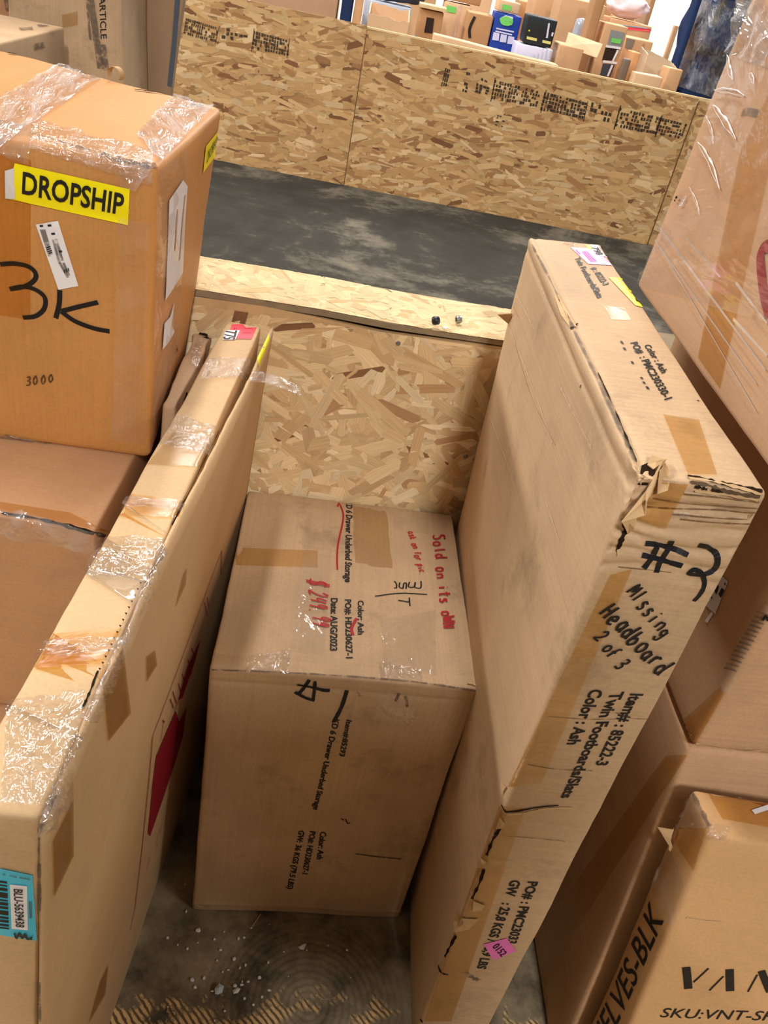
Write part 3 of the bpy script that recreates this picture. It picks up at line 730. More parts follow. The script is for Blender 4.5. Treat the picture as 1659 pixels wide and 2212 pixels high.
# --- added blocker box, unseen: it keeps the front light off the low fronts
carton('front_light_blocker', 'unseen box added behind the camera to block front light', 'carton',
       [(.05, -1.4, 0), (.50, -1.4, 0), (.50, -1.0, 0), (.05, -1.0, 0), (.05, -1.4, 2.42), (.50, -1.4, 2.42), (.50, -1.0, 2.42), (.05, -1.0, 2.42)], M_N, .25, .006, .002, 4, 40)
# --- cartons behind, upper left
PALE = carton('small_carton', 'pale kraft carton with grey square print, behind the orange carton', 'carton',
           [(-1.7, 2.48, 0), (-.95, 2.47, 0), (-.94, 2.95, 0), (-1.7, 2.98, 0), (-1.7, 2.48, 1.2), (-.95, 2.47, 1.2), (-.94, 2.96, 1.2), (-1.7, 2.98, 1.2)],
           M_S, .05, .006, .002, 4, 11)
Q1 = carton('tall_carton', 'tall kraft carton with red taped edge, furthest upper left', 'carton',
           [(-1.9, 3.16, 0), (-1.155, 3.11, 0), (-1.155, 3.5, 0), (-1.9, 3.5, 0), (-1.9, 3.16, 1.9), (-1.16, 3.11, 1.9), (-1.16, 3.5, 1.9), (-1.9, 3.5, 1.9)],
           M_G, .06, .006, .003, 4, 12)
Q2 = carton('tall_carton', 'tall pale carton with a column of black print, behind the small pale carton', 'carton',
           [(-1.15, 3.08, 0), (-.757, 3.05, 0), (-.757, 3.38, 0), (-1.15, 3.38, 0), (-1.15, 3.08, 1.9), (-.80, 3.05, 1.9), (-.80, 3.38, 1.9), (-1.15, 3.38, 1.9)],
           M_S, .05, .006, .003, 4, 13)
Q3 = carton('leaning_panel_carton', 'thin grey brown panel carton with dark blue edge strip, standing by the strand board', 'carton',
           [(-1.10, 3.45, 0), (-.81, 3.41, 0), (-.81, 3.46, 0), (-1.10, 3.50, 0), (-.88, 3.46, 1.7), (-.625, 3.42, 1.7), (-.625, 3.47, 1.7), (-.88, 3.51, 1.7)],
           card('kraft_greyish', (172, 142, 112), 'u', .04, .1, 14), .05, .005, .002, 4, 14)

# ================================================================== print, labels and tape on the cartons
# ---- storage carton: top
S_top = lambda pts: conv(420, 1040, .3858, pts)
text('printed_text', S, 'KD 6 Drawer Underbed Storage', (749, 1066), (745, 1258), (761, 1066), bold=.034)
text('printed_text', S, 'Color: Ash', (773, 1297.7), (773, 1371.8), (785, 1297.7), bold=.034)
text('printed_text', S, 'PO#: HD230627-1', (745, 1295.4), (747.5, 1423), (757.8, 1295.4), bold=.034)
text('printed_text', S, 'Date: AUG/2023', (715, 1292.7), (713, 1406.5), (728.8, 1292.7), bold=.034)
patch('tape_strip', S, [(761.5, 1092), (834.7, 1107), (849, 1230), (767, 1215)], M_OLIVE, 10, 10, .0006, label='olive brown tape', ragged=.02)
patch('tape_strip', S, [(497, 1183), (686, 1190), (686, 1227), (497, 1221)], M_BROWN, 14, 6, .0007, .0004, 20, 2, label='brown tape')
patch('tape_strip', S, [(850, 1099), (925, 1117), (925, 1155), (852, 1146)], M_TAPE, 6, 4, .0007, .0003, 20, 3, label='clear tape')
patch('tape_strip', S, [(668, 1085), (722, 1092), (700, 1420), (628, 1408)], M_TAPE, 6, 20, .0008, .0005, 14, 4, label='clear tape')
patch('tape_strip', S, [(822, 1338), (940, 1320), (942, 1462), (828, 1440)], M_TAPE, 8, 10, .0008, .0004, 14, 6, label='clear tape')
patch('tape_strip', S, [(534, 1418), (626, 1405), (624, 1455), (526, 1450)], M_TAPEW, 22, 14, .001, .004, 60, 7, label='crinkled clear tape over the front edge')
patch('tape_strip', S, [(818, 1432), (908, 1448), (912, 1476), (818, 1468)], M_TAPEW, 22, 12, .001, .004, 60, 8, label='crinkled clear tape over the front edge')
patch('tape_strip', S, [(820, 1485), (905, 1497), (890, 1570), (806, 1552)], M_TAPE, 8, 6, .0008, .0004, 18, 9, label='clear tape')
hand('handwriting', S, 'Sold on its oWN', (934, 1158), (958, 1362), (957, 1156), .0034, M_RED, label='red handwriting')
hand('handwriting', S, 'ask on for pic.', (881, 1150), (908, 1246), (895, 1149), .0026, M_RED, label='small red handwriting', seed=3)
hand('handwriting', S, '$ 249.99', (664, 1250), (674, 1354), (702, 1258), .0028, M_RED, label='red handwritten price', seed=5)
strokes('underline', S, S_top([[(806, 112), (832, 180), (828, 240), (804, 350), (798, 430), (800, 497)]]), .0034, M_RED, label='red underline')
strokes('underline', S, S_top([[(908, 768), (890, 800), (880, 830), (888, 862)]]), .005, M_RED, label='short red underline')
for ln in ([(1118, 560), (1130, 575), (1130, 598), (1116, 598)], [(1150, 568), (1146, 592), (1166, 600), (1172, 575), (1186, 572), (1184, 604)],
           [(1204, 565), (1198, 592), (1230, 592), (1236, 566), (1234, 594), (1266, 598), (1268, 560)], [(1010, 645), (1150, 628), (1302, 635)],
           [(1140, 668), (1172, 672), (1200, 676), (1202, 652), (1206, 700)]):
    strokes('handwriting', S, S_top([ln]), .0026, M_MARK, label='small black handwriting')
# storage carton: front
S_fr = lambda pts: conv(400, 1440, .3918, pts)
text('printed_text', S, 'Item#:85293', (748.7, 1553.6), (733, 1632), (760, 1556), bold=.026)
text('printed_text', S, 'KD 6 Drawer Underbed Storage', (720.5, 1551), (676.2, 1747.6), (733, 1554), bold=.026)
text('printed_text', S, 'Color: Ash', (692, 1795.8), (684, 1855), (705, 1797.5), bold=.026)
text('printed_text', S, 'PO#: HD230627-1', (670, 1794.6), (652.7, 1886.6), (682, 1796.5), bold=.026)
text('printed_text', S, 'GW: 36 KGS (79.5 LBS)', (646, 1792.6), (620, 1918.8), (658, 1795), bold=.026)
strokes('handwriting', S, S_fr([[(618, 98), (690, 110), (760, 128), (798, 130)], [(605, 138), (660, 168), (712, 186)], [(685, 70), (655, 115), (625, 148)],
        [(716, 78), (712, 130), (704, 188)]]), .0055, M_MARK, label='black marker sign', jag=.15)
strokes('handwriting', S, S_fr([[(892, 128), (862, 220), (818, 304)]]), .0066, M_MARK, label='black marker slash', jag=.1)
strokes('scuff', S, S_fr([[(860, 836), (876, 846)], [(884, 838), (896, 862), (910, 858)]]), .002, M_TEAR)
strokes('scuff', S, S_fr([[(940, 1030), (1060, 1046), (1190, 1058)]]), .003, M_PENCIL)
strokes('scuff', S, S_fr([[(945, 140), (965, 165)], [(1180, 142), (1160, 190)], [(1215, 160), (1225, 220)]]), .005, M_GREYINK)
poly('corner_fold', S, [(417, 1950), (455, 1958), (418, 1966)], M_TORN, .002)
poly('corner_fold', S, [(1012, 1462), (1036, 1484), (1030, 1500), (1008, 1478)], M_TORN, .0022)
strokes('edge_scuff', S, [[(458, 1446), (600, 1452), (760, 1462), (900, 1474), (1028, 1492)]], .0028, M_GREYINK, smooth=True, jag=.4)

# ---- right slab carton: end face
F_c = lambda pts: conv(1180, 960, .2887, pts)
text('printed_text', F, 'Item# : 85222-3', (1363, 1497), (1286, 1652), (1389, 1498), bold=.030)
text('printed_text', F, 'Twin Footboards/Slats', (1321, 1494), (1211, 1723), (1348, 1493), bold=.030)
text('printed_text', F, 'Color : Ash', (1276, 1488), (1224.5, 1607), (1303, 1489), bold=.030)
text('printed_text', F, 'PO# : PMC23033', (1141, 1903), (1095, 2036), (1162, 1904), bold=.030)
text('printed_text', F, 'GW   : 25,8 KGS / 56,9 LBS', (1104, 1900), (1030, 2091), (1125, 1902), bold=.030)
strokes('handwriting', F, F_c([[(740, 738), (850, 750), (950, 778), (1058, 826)], [(715, 826), (830, 852), (940, 884), (1015, 906)],
        [(940, 716), (900, 800), (852, 872), (822, 955)], [(828, 765), (785, 850), (728, 925)]]), .0054, M_MARK, label='thick black marker sign', jag=.08)
strokes('handwriting', F, F_c([[(1138, 748), (1205, 762), (1262, 806), (1282, 866), (1258, 930), (1195, 966), (1125, 968), (1070, 962), (1100, 936), (1150, 950), (1180, 1000), (1176, 1070), (1140, 1130), (1102, 1168)]]), .0062, M_MARK, taper=.35, label='thick black marker digit', jag=.1)
hand('handwriting', F, 'MIssing', (1350, 1276), (1432, 1380), (1380, 1256), .0026, M_MARK, .85, 'black marker word', 2)
hand('handwriting', F, 'Headboard', (1296, 1322), (1424, 1458), (1330, 1298), .0032, M_MARK, .9, 'black marker word', 4)
hand('handwriting', F, '2 of 3', (1280, 1374), (1336, 1446), (1308, 1358), .0027, M_MARK, .95, 'black marker words', 6)
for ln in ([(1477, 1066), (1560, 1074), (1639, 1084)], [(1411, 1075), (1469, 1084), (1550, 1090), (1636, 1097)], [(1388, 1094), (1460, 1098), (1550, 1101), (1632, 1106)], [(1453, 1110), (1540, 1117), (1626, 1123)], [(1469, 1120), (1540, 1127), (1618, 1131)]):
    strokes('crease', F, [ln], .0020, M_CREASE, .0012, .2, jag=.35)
for ln in ([(1478, 1062), (1520, 1066), (1552, 1070)], [(1452, 1105), (1490, 1109), (1520, 1112)]):
    strokes('crease', F, [ln], .0022, M_CREASEL, .0013, .5, jag=.4)
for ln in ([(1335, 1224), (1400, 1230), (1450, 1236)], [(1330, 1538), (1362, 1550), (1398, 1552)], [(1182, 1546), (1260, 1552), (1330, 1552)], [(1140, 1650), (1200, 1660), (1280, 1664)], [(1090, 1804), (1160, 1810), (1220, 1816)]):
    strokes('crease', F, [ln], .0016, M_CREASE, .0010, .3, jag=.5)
for ln in ([(1101, 707), (1150, 830), (1195, 958)], [(1209, 829), (1245, 900), (1279, 965)], [(1170, 620), (1205, 690), (1240, 770)], [(1120, 640), (1160, 720)], [(1060, 900), (1100, 1010), (1128, 1100)], [(1180, 1080), (1210, 1170)]):
    strokes('scuff', F, [ln], .0022, M_CREASEL, .0012, .4, jag=.5)
F_d = lambda pts: conv(860, 1680, .2652, pts)
st_ = patch('price_sticker', F, [(1044.8, 2038), (1094.7, 2024.8), (1114.6, 2052.6), (1065.5, 2072.5)], M_PINK, 4, 4, .0014, label='pink number sticker')
text('sticker_number', F, '0152', (1063, 2043), (1083, 2064.5), (1076, 2034), bold=.02, off=.0020, parent=st_)
# tape along the long front edge
patch('edge_tape', F, [(1318, 1240), (1365, 1228), (1170, 1690), (1098, 1700)], M_BROWN, 6, 40, .0008, .0006, 18, 3, label='brown edge tape')
patch('edge_tape', F, [(1080, 1740), (1135, 1745), (975, 2205), (915, 2205)], M_BROWN, 6, 40, .0008, .0006, 18, 5, label='brown edge tape')
patch('edge_tape', F, [(1420, 1040), (1486, 1046), (1436, 1142), (1372, 1120)], M_BROWN, 10, 10, .0009, .0006, 25, 6, label='brown tape over the top corner')
# tears
strokes('tear', F, [[(1346, 1120), (1351, 1140), (1342, 1165), (1332, 1192)]], .007, M_TEAR, .0012, .6, jag=.5)
strokes('tear', F, [[(1085, 1738), (1091, 1750), (1094, 1754)], [(1094, 1752), (1120, 1750), (1150, 1744), (1178, 1740), (1206, 1738)]], .004, M_TEAR, .0014, .5, smooth=False, jag=.6)
strokes('torn_edge', F, [[(1096, 1758), (1130, 1755), (1165, 1748), (1200, 1744), (1236, 1744)]], .005, M_TORN, .0012, .5, jag=.5)
strokes('tear', F, [[(1082, 1784), (1066, 1812), (1052, 1846)], [(1046, 1876), (1036, 1905), (1020, 1940)], [(985, 2020), (974, 2042), (962, 2066)], [(948, 2086), (954, 2100), (968, 2104)], [(909, 2200), (913, 2208)]], .0052, M_TEAR, .0014, .4, jag=.6)
for k, pts in enumerate(([(1083, 1762), (1090, 1776), (1084, 1786), (1074, 1788)], [(1022, 1942), (1048, 1952), (1040, 1962), (1020, 1966)],
                         [(990, 1970), (1000, 1980), (1034, 1982), (1012, 2004), (985, 2012), (984, 1990)], [(1040, 1852), (1052, 1858), (1050, 1872), (1034, 1874)], [(1086, 1690), (1098, 1700), (1088, 1716)],
                         [(1330, 1186), (1338, 1180), (1334, 1200)])):
    poly('torn_edge', F, pts, M_TORN, .003)
strokes('smudge', F, [[(1004, 2098), (1020, 2110), (1034, 2116)]], .010, M_GREYINK, .0012, jag=.5)
# top of the slab carton
text('printed_text', F, '# : 85222-3', (1275.4, 579.5), (1303.4, 617.9), (1287, 577), bold=.030)
text('printed_text', F, 'Twin Footboards/Slats', (1240.5, 558.5), (1291, 645.8), (1251.5, 556), bold=.030)
text('printed_text', F, 'Color : Ash', (1390.6, 747), (1429, 808), (1403, 744.5), bold=.030)
text('printed_text', F, 'PO#  : PMC230330-1', (1361, 741.8), (1436, 865.6), (1375, 739), bold=.030)
strokes('printed_text', F, [[(1341, 738), (1345, 744)], [(1347, 752), (1350, 757)], [(1364, 782), (1367, 787)], [(1384, 816), (1387, 820)], [(1389, 826), (1392, 830)], [(1396, 836), (1400, 842)]], .003, M_INK, label='rubbed out line of print')
pk = patch('price_label', F, [(1232, 535), (1301, 539), (1334, 575), (1270, 571)], M_PINKL, 5, 5, .0009, label='pink price label')
strokes('label_print', F, [[(1258, 545), (1278, 567)], [(1262, 544), (1283, 567)], [(1266, 544), (1287, 566)], [(1244, 541), (1252, 550)]], .0028, M_PINK, .0018, parent=pk, smooth=False)
pw = patch('price_label', F, [(1274, 530), (1296, 532), (1312, 556), (1290, 553)], M_WHITE, 4, 4, .0012, label='white number label')
text('sticker_number', F, '798', (1276, 536), (1289, 552), (1290, 536), bold=.02, off=.0020, parent=pw)
patch('price_label', F, [(1264, 530), (1276, 531), (1284, 540), (1270, 539)], M_YEL, 3, 3, .0010, label='yellow label corner')
yl = patch('price_label', F, [(1314, 600), (1352, 602), (1398, 668), (1372, 661)], M_YEL, 5, 6, .0012, label='yellow label')
strokes('label_print', F, [[(1342, 626), (1350, 636)], [(1348, 626), (1366, 648)], [(1356, 628), (1364, 638)]], .0016, M_GREYINK, .0022, parent=yl)
patch('tape_strip', F, [(1303, 661), (1349, 667), (1363, 693), (1321, 691)], M_OLIVE, 6, 4, .0008, .0002, 20, 8, label='olive tape')
patch('tape_strip', F, [(1432, 897), (1509, 909), (1548, 1027), (1485, 1026)], M_BROWN, 10, 16, .0009, .0006, 14, 9, label='orange brown tape')
patch('tape_strip', F, [(1214, 512), (1250, 516), (1266, 532), (1220, 528)], M_TAPE, 6, 4, .0009, .0006, 14, 10, label='clear tape')
strokes('dent', F, [[(1233, 712), (1240, 706), (1248, 700)]], .0035, M_TEAR, .0012, .5)
strokes('dent', F, [[(1505, 866), (1510, 868)], [(1256, 832), (1254, 838)]], .002, M_TEAR)
# crushed, torn near corner of the slab carton: curled paper plies
def ply(name, parent, pts, mat, thick=.0012):
    """A curled scrap of board ply: a fan of points in space given thickness."""
    k = len(pts); c = sum((Vector(p) for p in pts), Vector())/k
    nrm = Vector((0, 0, 0))
    for i in range(k): nrm += (Vector(pts[i])-c).cross(Vector(pts[(i+1) % k])-c)
    nrm.normalize()
    vs = [c+nrm*thick*2]+[Vector(p) for p in pts]+[c-nrm*thick*.2]+[Vector(p)-nrm*thick for p in pts]
    fs = [[0, 1+i, 1+(i+1) % k] for i in range(k)]+[[k+1, k+2+(i+1) % k, k+2+i] for i in range(k)]+[[1+i, k+2+i, k+2+(i+1) % k, 1+(i+1) % k] for i in range(k)]
    return mesh_obj(name, vs, fs, mat, parent)
def lift(body, q):
    p, n = body.hit(q[0], q[1]); return p+n*q[2]
for pts, mt in (([(1386, 1008, .001), (1408, 1000, .002), (1416, 1022, .001), (1398, 1048, .001), (1378, 1046, .001)], M_TEAR),
                ([(1418, 1032, .004), (1404, 1064, .010), (1372, 1096, .016), (1346, 1106, .018), (1358, 1088, .020), (1392, 1058, .018), (1424, 1018, .012), (1434, 1002, .006)], M_TORN),
                ([(1346, 1106, .016), (1372, 1096, .014), (1368, 1122, .010), (1352, 1148, .004), (1344, 1130, .010)], M_TORN),
                ([(1432, 1004, .003), (1446, 1030, .003), (1440, 1056, .004), (1416, 1062, .006), (1420, 1034, .008)], M_TORN),
                ([(1396, 1010, .004), (1404, 996, .006), (1436, 1002, .004), (1412, 1020, .003)], M_TORN)):
    ply('torn_flap', F.o, [lift(F, q) for q in pts], mt)
strokes('edge_tear', F, [[(1484, 1030), (1520, 1036), (1560, 1046), (1606, 1054), (1644, 1062)]], .0036, M_TEAR, .0016, .2, jag=.8)
strokes('edge_tear', F, [[(1490, 1042), (1530, 1049), (1560, 1058), (1600, 1066), (1640, 1072)]], .0034, M_TEARB, .0018, .2, jag=.7)
strokes('edge_tear', F, [[(1500, 1050), (1512, 1052), (1526, 1056)], [(1536, 1056), (1560, 1062)]], .0034, M_TEAR, .0020, .3, jag=.7)
strokes('torn_edge', F, [[(1486, 1036), (1530, 1042), (1580, 1052), (1640, 1066)]], .0030, M_TORN, .0026, .2, jag=.6)
strokes('torn_edge', F, [[(1500, 1058), (1560, 1066), (1636, 1078)]], .0026, M_TORN, .0022, .2, jag=.6)
patch('tape_strip', F, [(1452, 1108), (1490, 1112), (1486, 1118), (1450, 1116)], M_TAPEW, 8, 3, .001, .001, 40, 11, label='clear tape glint')
# crumbling left edge of the top
strokes('edge_scuff', F, [[(1150, 530), (1190, 610), (1232, 700), (1290, 820), (1340, 930), (1372, 1000)]], .0035, M_GREYINK, .0018, jag=.7)
strokes('edge_scuff', F, [[(1290, 806), (1320, 872), (1352, 946), (1374, 1000)]], .0022, M_TEAR, .0014, .3, jag=.8)
poly('torn_edge', F, [(1200, 642), (1206, 640), (1236, 694), (1244, 708), (1232, 708), (1214, 680)], M_TORN, .002)
strokes('crease', F, [[(1110, 730), (1150, 860), (1200, 960)], [(1098, 640), (1128, 700)]], .0012, M_TORN, .0012, .4, jag=.5)
ply('torn_flap', F.o, [lift(F, q) for q in ((1098, 676, .002), (1102, 684, .022), (1094, 704, .018), (1088, 712, .004), (1096, 700, .001))], M_TORN)

# ---- left slab carton
rl = patch('price_label', L, [(504, 694), (560, 692), (544, 733), (489, 733)], M_REDLAB, 5, 5, .0010, label='red label')
ww = patch('label_number_field', L, [(487, 715), (518, 715), (508, 735.5), (480.5, 735.5)], M_WHITE, 3, 3, .0016, parent=rl)
text('label_number', L, '775', (487.5, 716.5), (481.5, 734.5), (512, 716.5), bold=.01, off=.0024, parent=rl)
strokes('label_print', L, [[(511, 697), (506, 713)], [(515, 697), (510, 713)], [(535, 700), (539, 704)], [(527, 711), (546, 711)], [(523, 721), (543, 721)]], .0016, M_REDPRINT, .0022, parent=rl, smooth=False)
ys = patch('yellow_sticker', LP, [(580.5, 722), (581.5, 736), (557, 792), (556, 774)], M_YEL, 4, 5, .0012, label='yellow sticker')
def lcross(q, mat, w, wf, seed, label, nu=26, nv=12): return patch('tape_strip', LB, q, mat, nu, nv, .0034 if mat is M_TAPEW else .0014, w, wf, seed, parent=L.o, label=label)
lcross([(448, 781), (540, 778), (528, 816), (432, 825)], M_TAPEW, .004, 40, 1, 'crinkled clear tape')
lcross([(385, 903), (462, 924), (448, 985), (344, 966)], M_TAPEW, .003, 34, 2, 'crinkled clear tape')
lcross([(375, 935), (455, 945), (440, 1010), (318, 1005)], M_OLIVE, .0004, 20, 12, 'pale brown tape')
lcross([(283, 1068), (402, 1084), (388, 1120), (256, 1117)], M_ORANGE, .0008, 30, 3, 'brown tape')
lcross([(278, 1078), (402, 1092), (394, 1106), (266, 1098)], M_TAPEW, .002, 44, 13, 'clear tape')
lcross([(222, 1163), (362, 1172), (318, 1256), (180, 1247)], M_TAPEW, .004, 36, 4, 'crinkled clear tape')
lcross([(112, 1371), (262, 1360), (222, 1437), (68, 1446)], M_ORANGE, .0008, 30, 5, 'orange brown tape')
lcross([(104, 1388), (262, 1384), (232, 1420), (84, 1424)], M_TAPEW, .004, 44, 6, 'crinkled clear tape')
lcross([(18, 1526), (186, 1500), (128, 1752), (2, 1742)], M_TAPEW, .005, 40, 7, 'crinkled clear tape', 30, 26)
lcross([(345, 1180), (358, 1186), (200, 1560), (170, 1560)], M_TAPEW, .003, 40, 8, 'clear tape along the edge', 5, 40)
lcross([(90, 1740), (125, 1700), (112, 1790), (84, 1796)], M_TAPEW, .004, 50, 14, 'crinkled clear tape', 10, 12)
for q, m, lb_ in (([(218, 1462), (262, 1388), (280, 1540), (232, 1600)], M_OLIVE, 'olive tape'), ([(314, 1418), (333, 1404), (337, 1436), (315, 1472)], M_OLIVE, 'olive tape'),
               ([(395, 1238), (402, 1226), (399, 1262), (377, 1312)], M_OLIVE, 'olive tape'), ([(111, 1816), (155, 1728), (156, 1848), (114, 1937)], M_OLIVE, 'olive tape'),
               ([(232, 2084), (226, 2148), (190, 2210), (214, 2122)], M_OLIVE, 'olive tape')):
    patch('tape_strip', LP, q, m, 6, 10, .0012, .0003, 20, 3, parent=L.o, label=lb_)
    patch('tape_strip', LP, q, m, 5, 8, .0016, .0, 20, 3, parent=L.o)
# loose tape tag sticking out past the far edge
def loose(name, parent, pts, mat, seed=0):
    vs, fs, uv = [], [], []; n = len(pts)
    for i, (a, b) in enumerate(pts):
        for j in range(5):
            t = j/4; p = Vector(a)*(1-t)+Vector(b)*t
            p += Vector((0, .004*noise.noise(Vector((i*.9, j*.8, seed))), .004*noise.noise(Vector((j*1.3, i*.7, seed+4))))); vs.append(p); uv.append((i*.01+seed*.3, j*.008))
    for i in range(n-1):
        for j in range(4):
            a = i*5+j; fs.append([a, a+1, a+6, a+5])
    return mesh_obj(name, vs, fs, mat, parent, None, True, uv)
e0, e1 = LP.hit(545, 800)[0], LP.hit(538, 822)[0]
loose('loose_tape_end', L.o, [(e0+Vector((.011*i, -.003*i, .004*math.sin(i*.6))), e1+Vector((.0115*i, -.003*i, .003*math.sin(i*.5)))) for i in range(8)], M_TAPEW, 3)
# frayed opening with the flutes showing
for i in range(15):
    t = i/14; x, y = 303-t*88, 1262+t*186
    poly('flute_hole', LB, [(x-2.2, y-2.2), (x+2.6, y-1), (x-.6, y+3.2)], M_TEAR, .0022, parent=L.o)
strokes('edge_tear', LB, [[(212, 1452), (196, 1490), (184, 1518), (178, 1530)]], .0022, M_TEAR, .002, .2, jag=.5, parent=L.o)
strokes('edge_tear', LB, [[(470, 930), (462, 948), (440, 990), (408, 1056), (368, 1134)]], .003, M_TEAR, .002, .2, jag=.5, parent=L.o)
strokes('corner_fold', LB, [[(92, 1776), (86, 1796), (84, 1830), (86, 1900), (84, 2000), (84, 2100), (86, 2205)]], .003, M_GREYINK, .0014, jag=.4, parent=L.o)
# red diamond print on the side
pr = [(478, 1189), (463, 1229), (414, 1362), (364.5, 1495), (328.5, 1590)]
strokes('red_border', LP, [pr, [(328.5, 1590), (320, 1690), (312, 1770), (300, 1882), (290, 1964), (280, 2010)]], .0034, M_REDPRINT, .0012, parent=L.o, smooth=False)
strokes('red_border', LP, [[(478, 1189), (476, 1240)], [(414, 1450), (394, 1490), (376, 1535)]], .004, M_REDPRINT, .0012, parent=L.o, smooth=False)
for pts in ([(378, 1535), (386, 1560), (402, 1528), (394, 1590), (376, 1650), (346, 1740), (323, 1806), (318, 1800), (328, 1700), (336, 1634)], [(404, 1440), (432, 1380), (420, 1428), (392, 1508), (384, 1512)]):
    poly('red_print', LP, pts, M_REDPRINT, .0012, parent=L.o)
strokes('red_print', LP, [[(352, 1560), (346, 1600)], [(350, 1556), (354, 1560)], [(366, 1510), (374, 1530)], [(372, 1494), (380, 1520)], [(384, 1476), (390, 1498)], [(392, 1456), (398, 1476)], [(404, 1424), (410, 1444)], [(412, 1400), (420, 1420)],
     [(440, 1300), (446, 1330)], [(446, 1290), (450, 1310)], [(334, 1826), (344, 1790)], [(336, 1830), (340, 1822)], [(316, 1880), (322, 1850)], [(352, 1790), (366, 1720)], [(344, 1800), (360, 1730)]], .0026, M_REDPRINT, .0012, parent=L.o, smooth=False)
# cyan barcode label on the near end
cy = patch('barcode_label', L, [(1, 1873), (71, 1888), (78, 2030), (1, 2017)], M_CYAN, 8, 10, .0012, label='cyan barcode label')
wb = patch('label_number_field', L, [(23, 1906), (60, 1910), (62, 2005), (27, 2002)], M_WHITE, 4, 6, .0018, parent=cy)
text('label_number', L, 'BLU-5639438', (32, 1914), (36.5, 1996), (51, 1916), bold=.012, off=.0026, parent=cy)
for i, (y, h) in enumerate(((1898, 4), (1906, 3), (1913, 6), (1923, 11), (1938, 3), (1944, 6), (1953, 5), (1962, 9), (1975, 4), (1982, 5), (1991, 4), (1998, 3))):
    poly('bar', L, [(1, y), (17+i*.4, y+2.5), (17+i*.4, y+h+2.5), (1, y+h)], M_INK, .0018, parent=cy)
strokes('label_scribble', L, [[(33, 2010), (38, 2022), (44, 2010), (50, 2022), (56, 2012), (62, 2024), (70, 2018)], [(36, 2016), (52, 2018), (70, 2024)]], .0016, M_MARK, .0024, parent=cy)
strokes('label_print', L, [[(8, 1883), (14, 1884)], [(22, 1886), (38, 1889)], [(44, 1890), (66, 1894)], [(66, 1942), (67, 1978)]], .002, M_GREYINK, .0024, parent=cy)

# ---- orange carton
dl = patch('yellow_label', D, [(33, 352), (281, 408), (277, 486), (13, 428)], M_YEL, 24, 10, .0012, .0006, 10, 2, label='bright yellow label')
text('label_lettering', D, 'DROPSHIP', (49, 415), (266, 462), (51, 370), bold=.022, off=.0030, parent=dl)
poly('torn_label_end', D, [(12, 368), (32, 362), (34, 428), (13, 427)], M_TORNW, .0026, parent=dl)
dl2 = patch('yellow_label', D, [(443, 316), (476, 274), (471, 326), (437, 373)], M_YEL, 8, 8, .0014, label='small yellow label on the side')
text('label_lettering', D, 'DROPSHIP', (443, 352), (470, 317), (446, 328), bold=.01, off=.0026, parent=dl2)
wl = patch('shipping_label', D, [(78, 484), (126, 477), (170, 617), (127, 625)], M_WHITE, 8, 16, .0014, label='white shipping label')
strokes('label_print', D, [[(87, 487), (94, 486)], [(104, 486), (112, 485)], [(112, 504), (120, 503)], [(128, 542), (135, 541)]], .0024, M_INK, .0022, parent=wl, smooth=False)
strokes('label_print', D, [[(90, 494), (108, 552)], [(96, 494), (112, 548)], [(116, 516), (130, 568)], [(122, 514), (136, 562)], [(130, 566), (148, 598)], [(138, 566), (150, 594)]], .0034, M_GREYINK, .0022, parent=wl, smooth=False)
strokes('barcode', D, [[(101, 534), (110, 531)], [(102, 538), (111, 535)], [(104, 542), (113, 539)], [(106, 546), (114, 543)], [(140, 581), (141, 588)], [(144, 579), (146, 586)], [(148, 577), (150, 584)]], .0012, M_INK, .0024, parent=wl, smooth=False)
Dc = lambda pts: conv(0, 480, .3376, pts)
strokes('handwriting', D, Dc([[(2, 268), (90, 262), (180, 280), (228, 322), (222, 368), (160, 408), (64, 426)], [(64, 426), (150, 410), (230, 430), (288, 480), (284, 550), (230, 598), (148, 608)]]), .0058, M_MARK, label='large black marker digit')
strokes('handwriting', D, Dc([[(384, 432), (380, 520), (358, 612)], [(628, 510), (500, 540), (392, 568)], [(392, 568), (480, 630), (600, 676), (702, 696)]]), .0062, M_MARK, label='large black marker letter')
hand('handwriting', D, '3000', (55, 833), (120, 822), (56, 813), .0020, M_PENCIL, .85, 'small pencilled number', 2)
for pts in ([(392, 388), (402, 402), (397, 470), (392, 588), (372, 622), (354, 648), (358, 560), (362, 432), (376, 412)], [(374, 652), (368, 702), (374, 716), (362, 738), (348, 755), (352, 698), (364, 684)]):
    poly('torn_paper', D, pts, M_TORNW, .0022)
strokes('torn_paper', D, [[(384, 560), (389, 490), (396, 420)], [(374, 540), (380, 450)]], .006, M_D, .0028, .3, label='bare strips in the torn paper')
patch('tape_strip', D, [(0, 214), (150, 132), (236, 160), (0, 318)], M_CRUMP, 40, 24, .0014, .0040, 16, 1, label='wide clear tape')
patch('tape_strip', D, [(0, 270), (70, 278), (70, 352), (0, 330)], M_FILMF, 18, 18, .002, .010, 34, 2, label='bunched clear film')
patch('tape_strip', D, [(70, 262), (330, 330), (328, 398), (66, 322)], M_TAPEW, 40, 12, .0014, .004, 30, 3, label='clear tape over the front edge')
patch('tape_strip', D, [(388, 199), (476, 218), (344, 352), (294, 292)], M_CRUMP, 30, 30, .0014, .005, 24, 4, label='clear tape on the right end of the top')
patch('tape_strip', D, [(240, 352), (330, 356), (296, 408), (262, 398)], M_FILMF, 14, 10, .0024, .006, 40, 5, label='loose tape flap')
patch('tape_strip', D, [(256, 470), (322, 480), (314, 960), (242, 950)], M_TAPE, 8, 40, .0012, .0012, 14, 6, label='clear tape down the front')
patch('tape_strip', D, [(0, 330), (68, 345), (66, 690), (0, 680)], M_BROWN, 8, 24, .0010, .0005, 12, 7, label='brown tape')
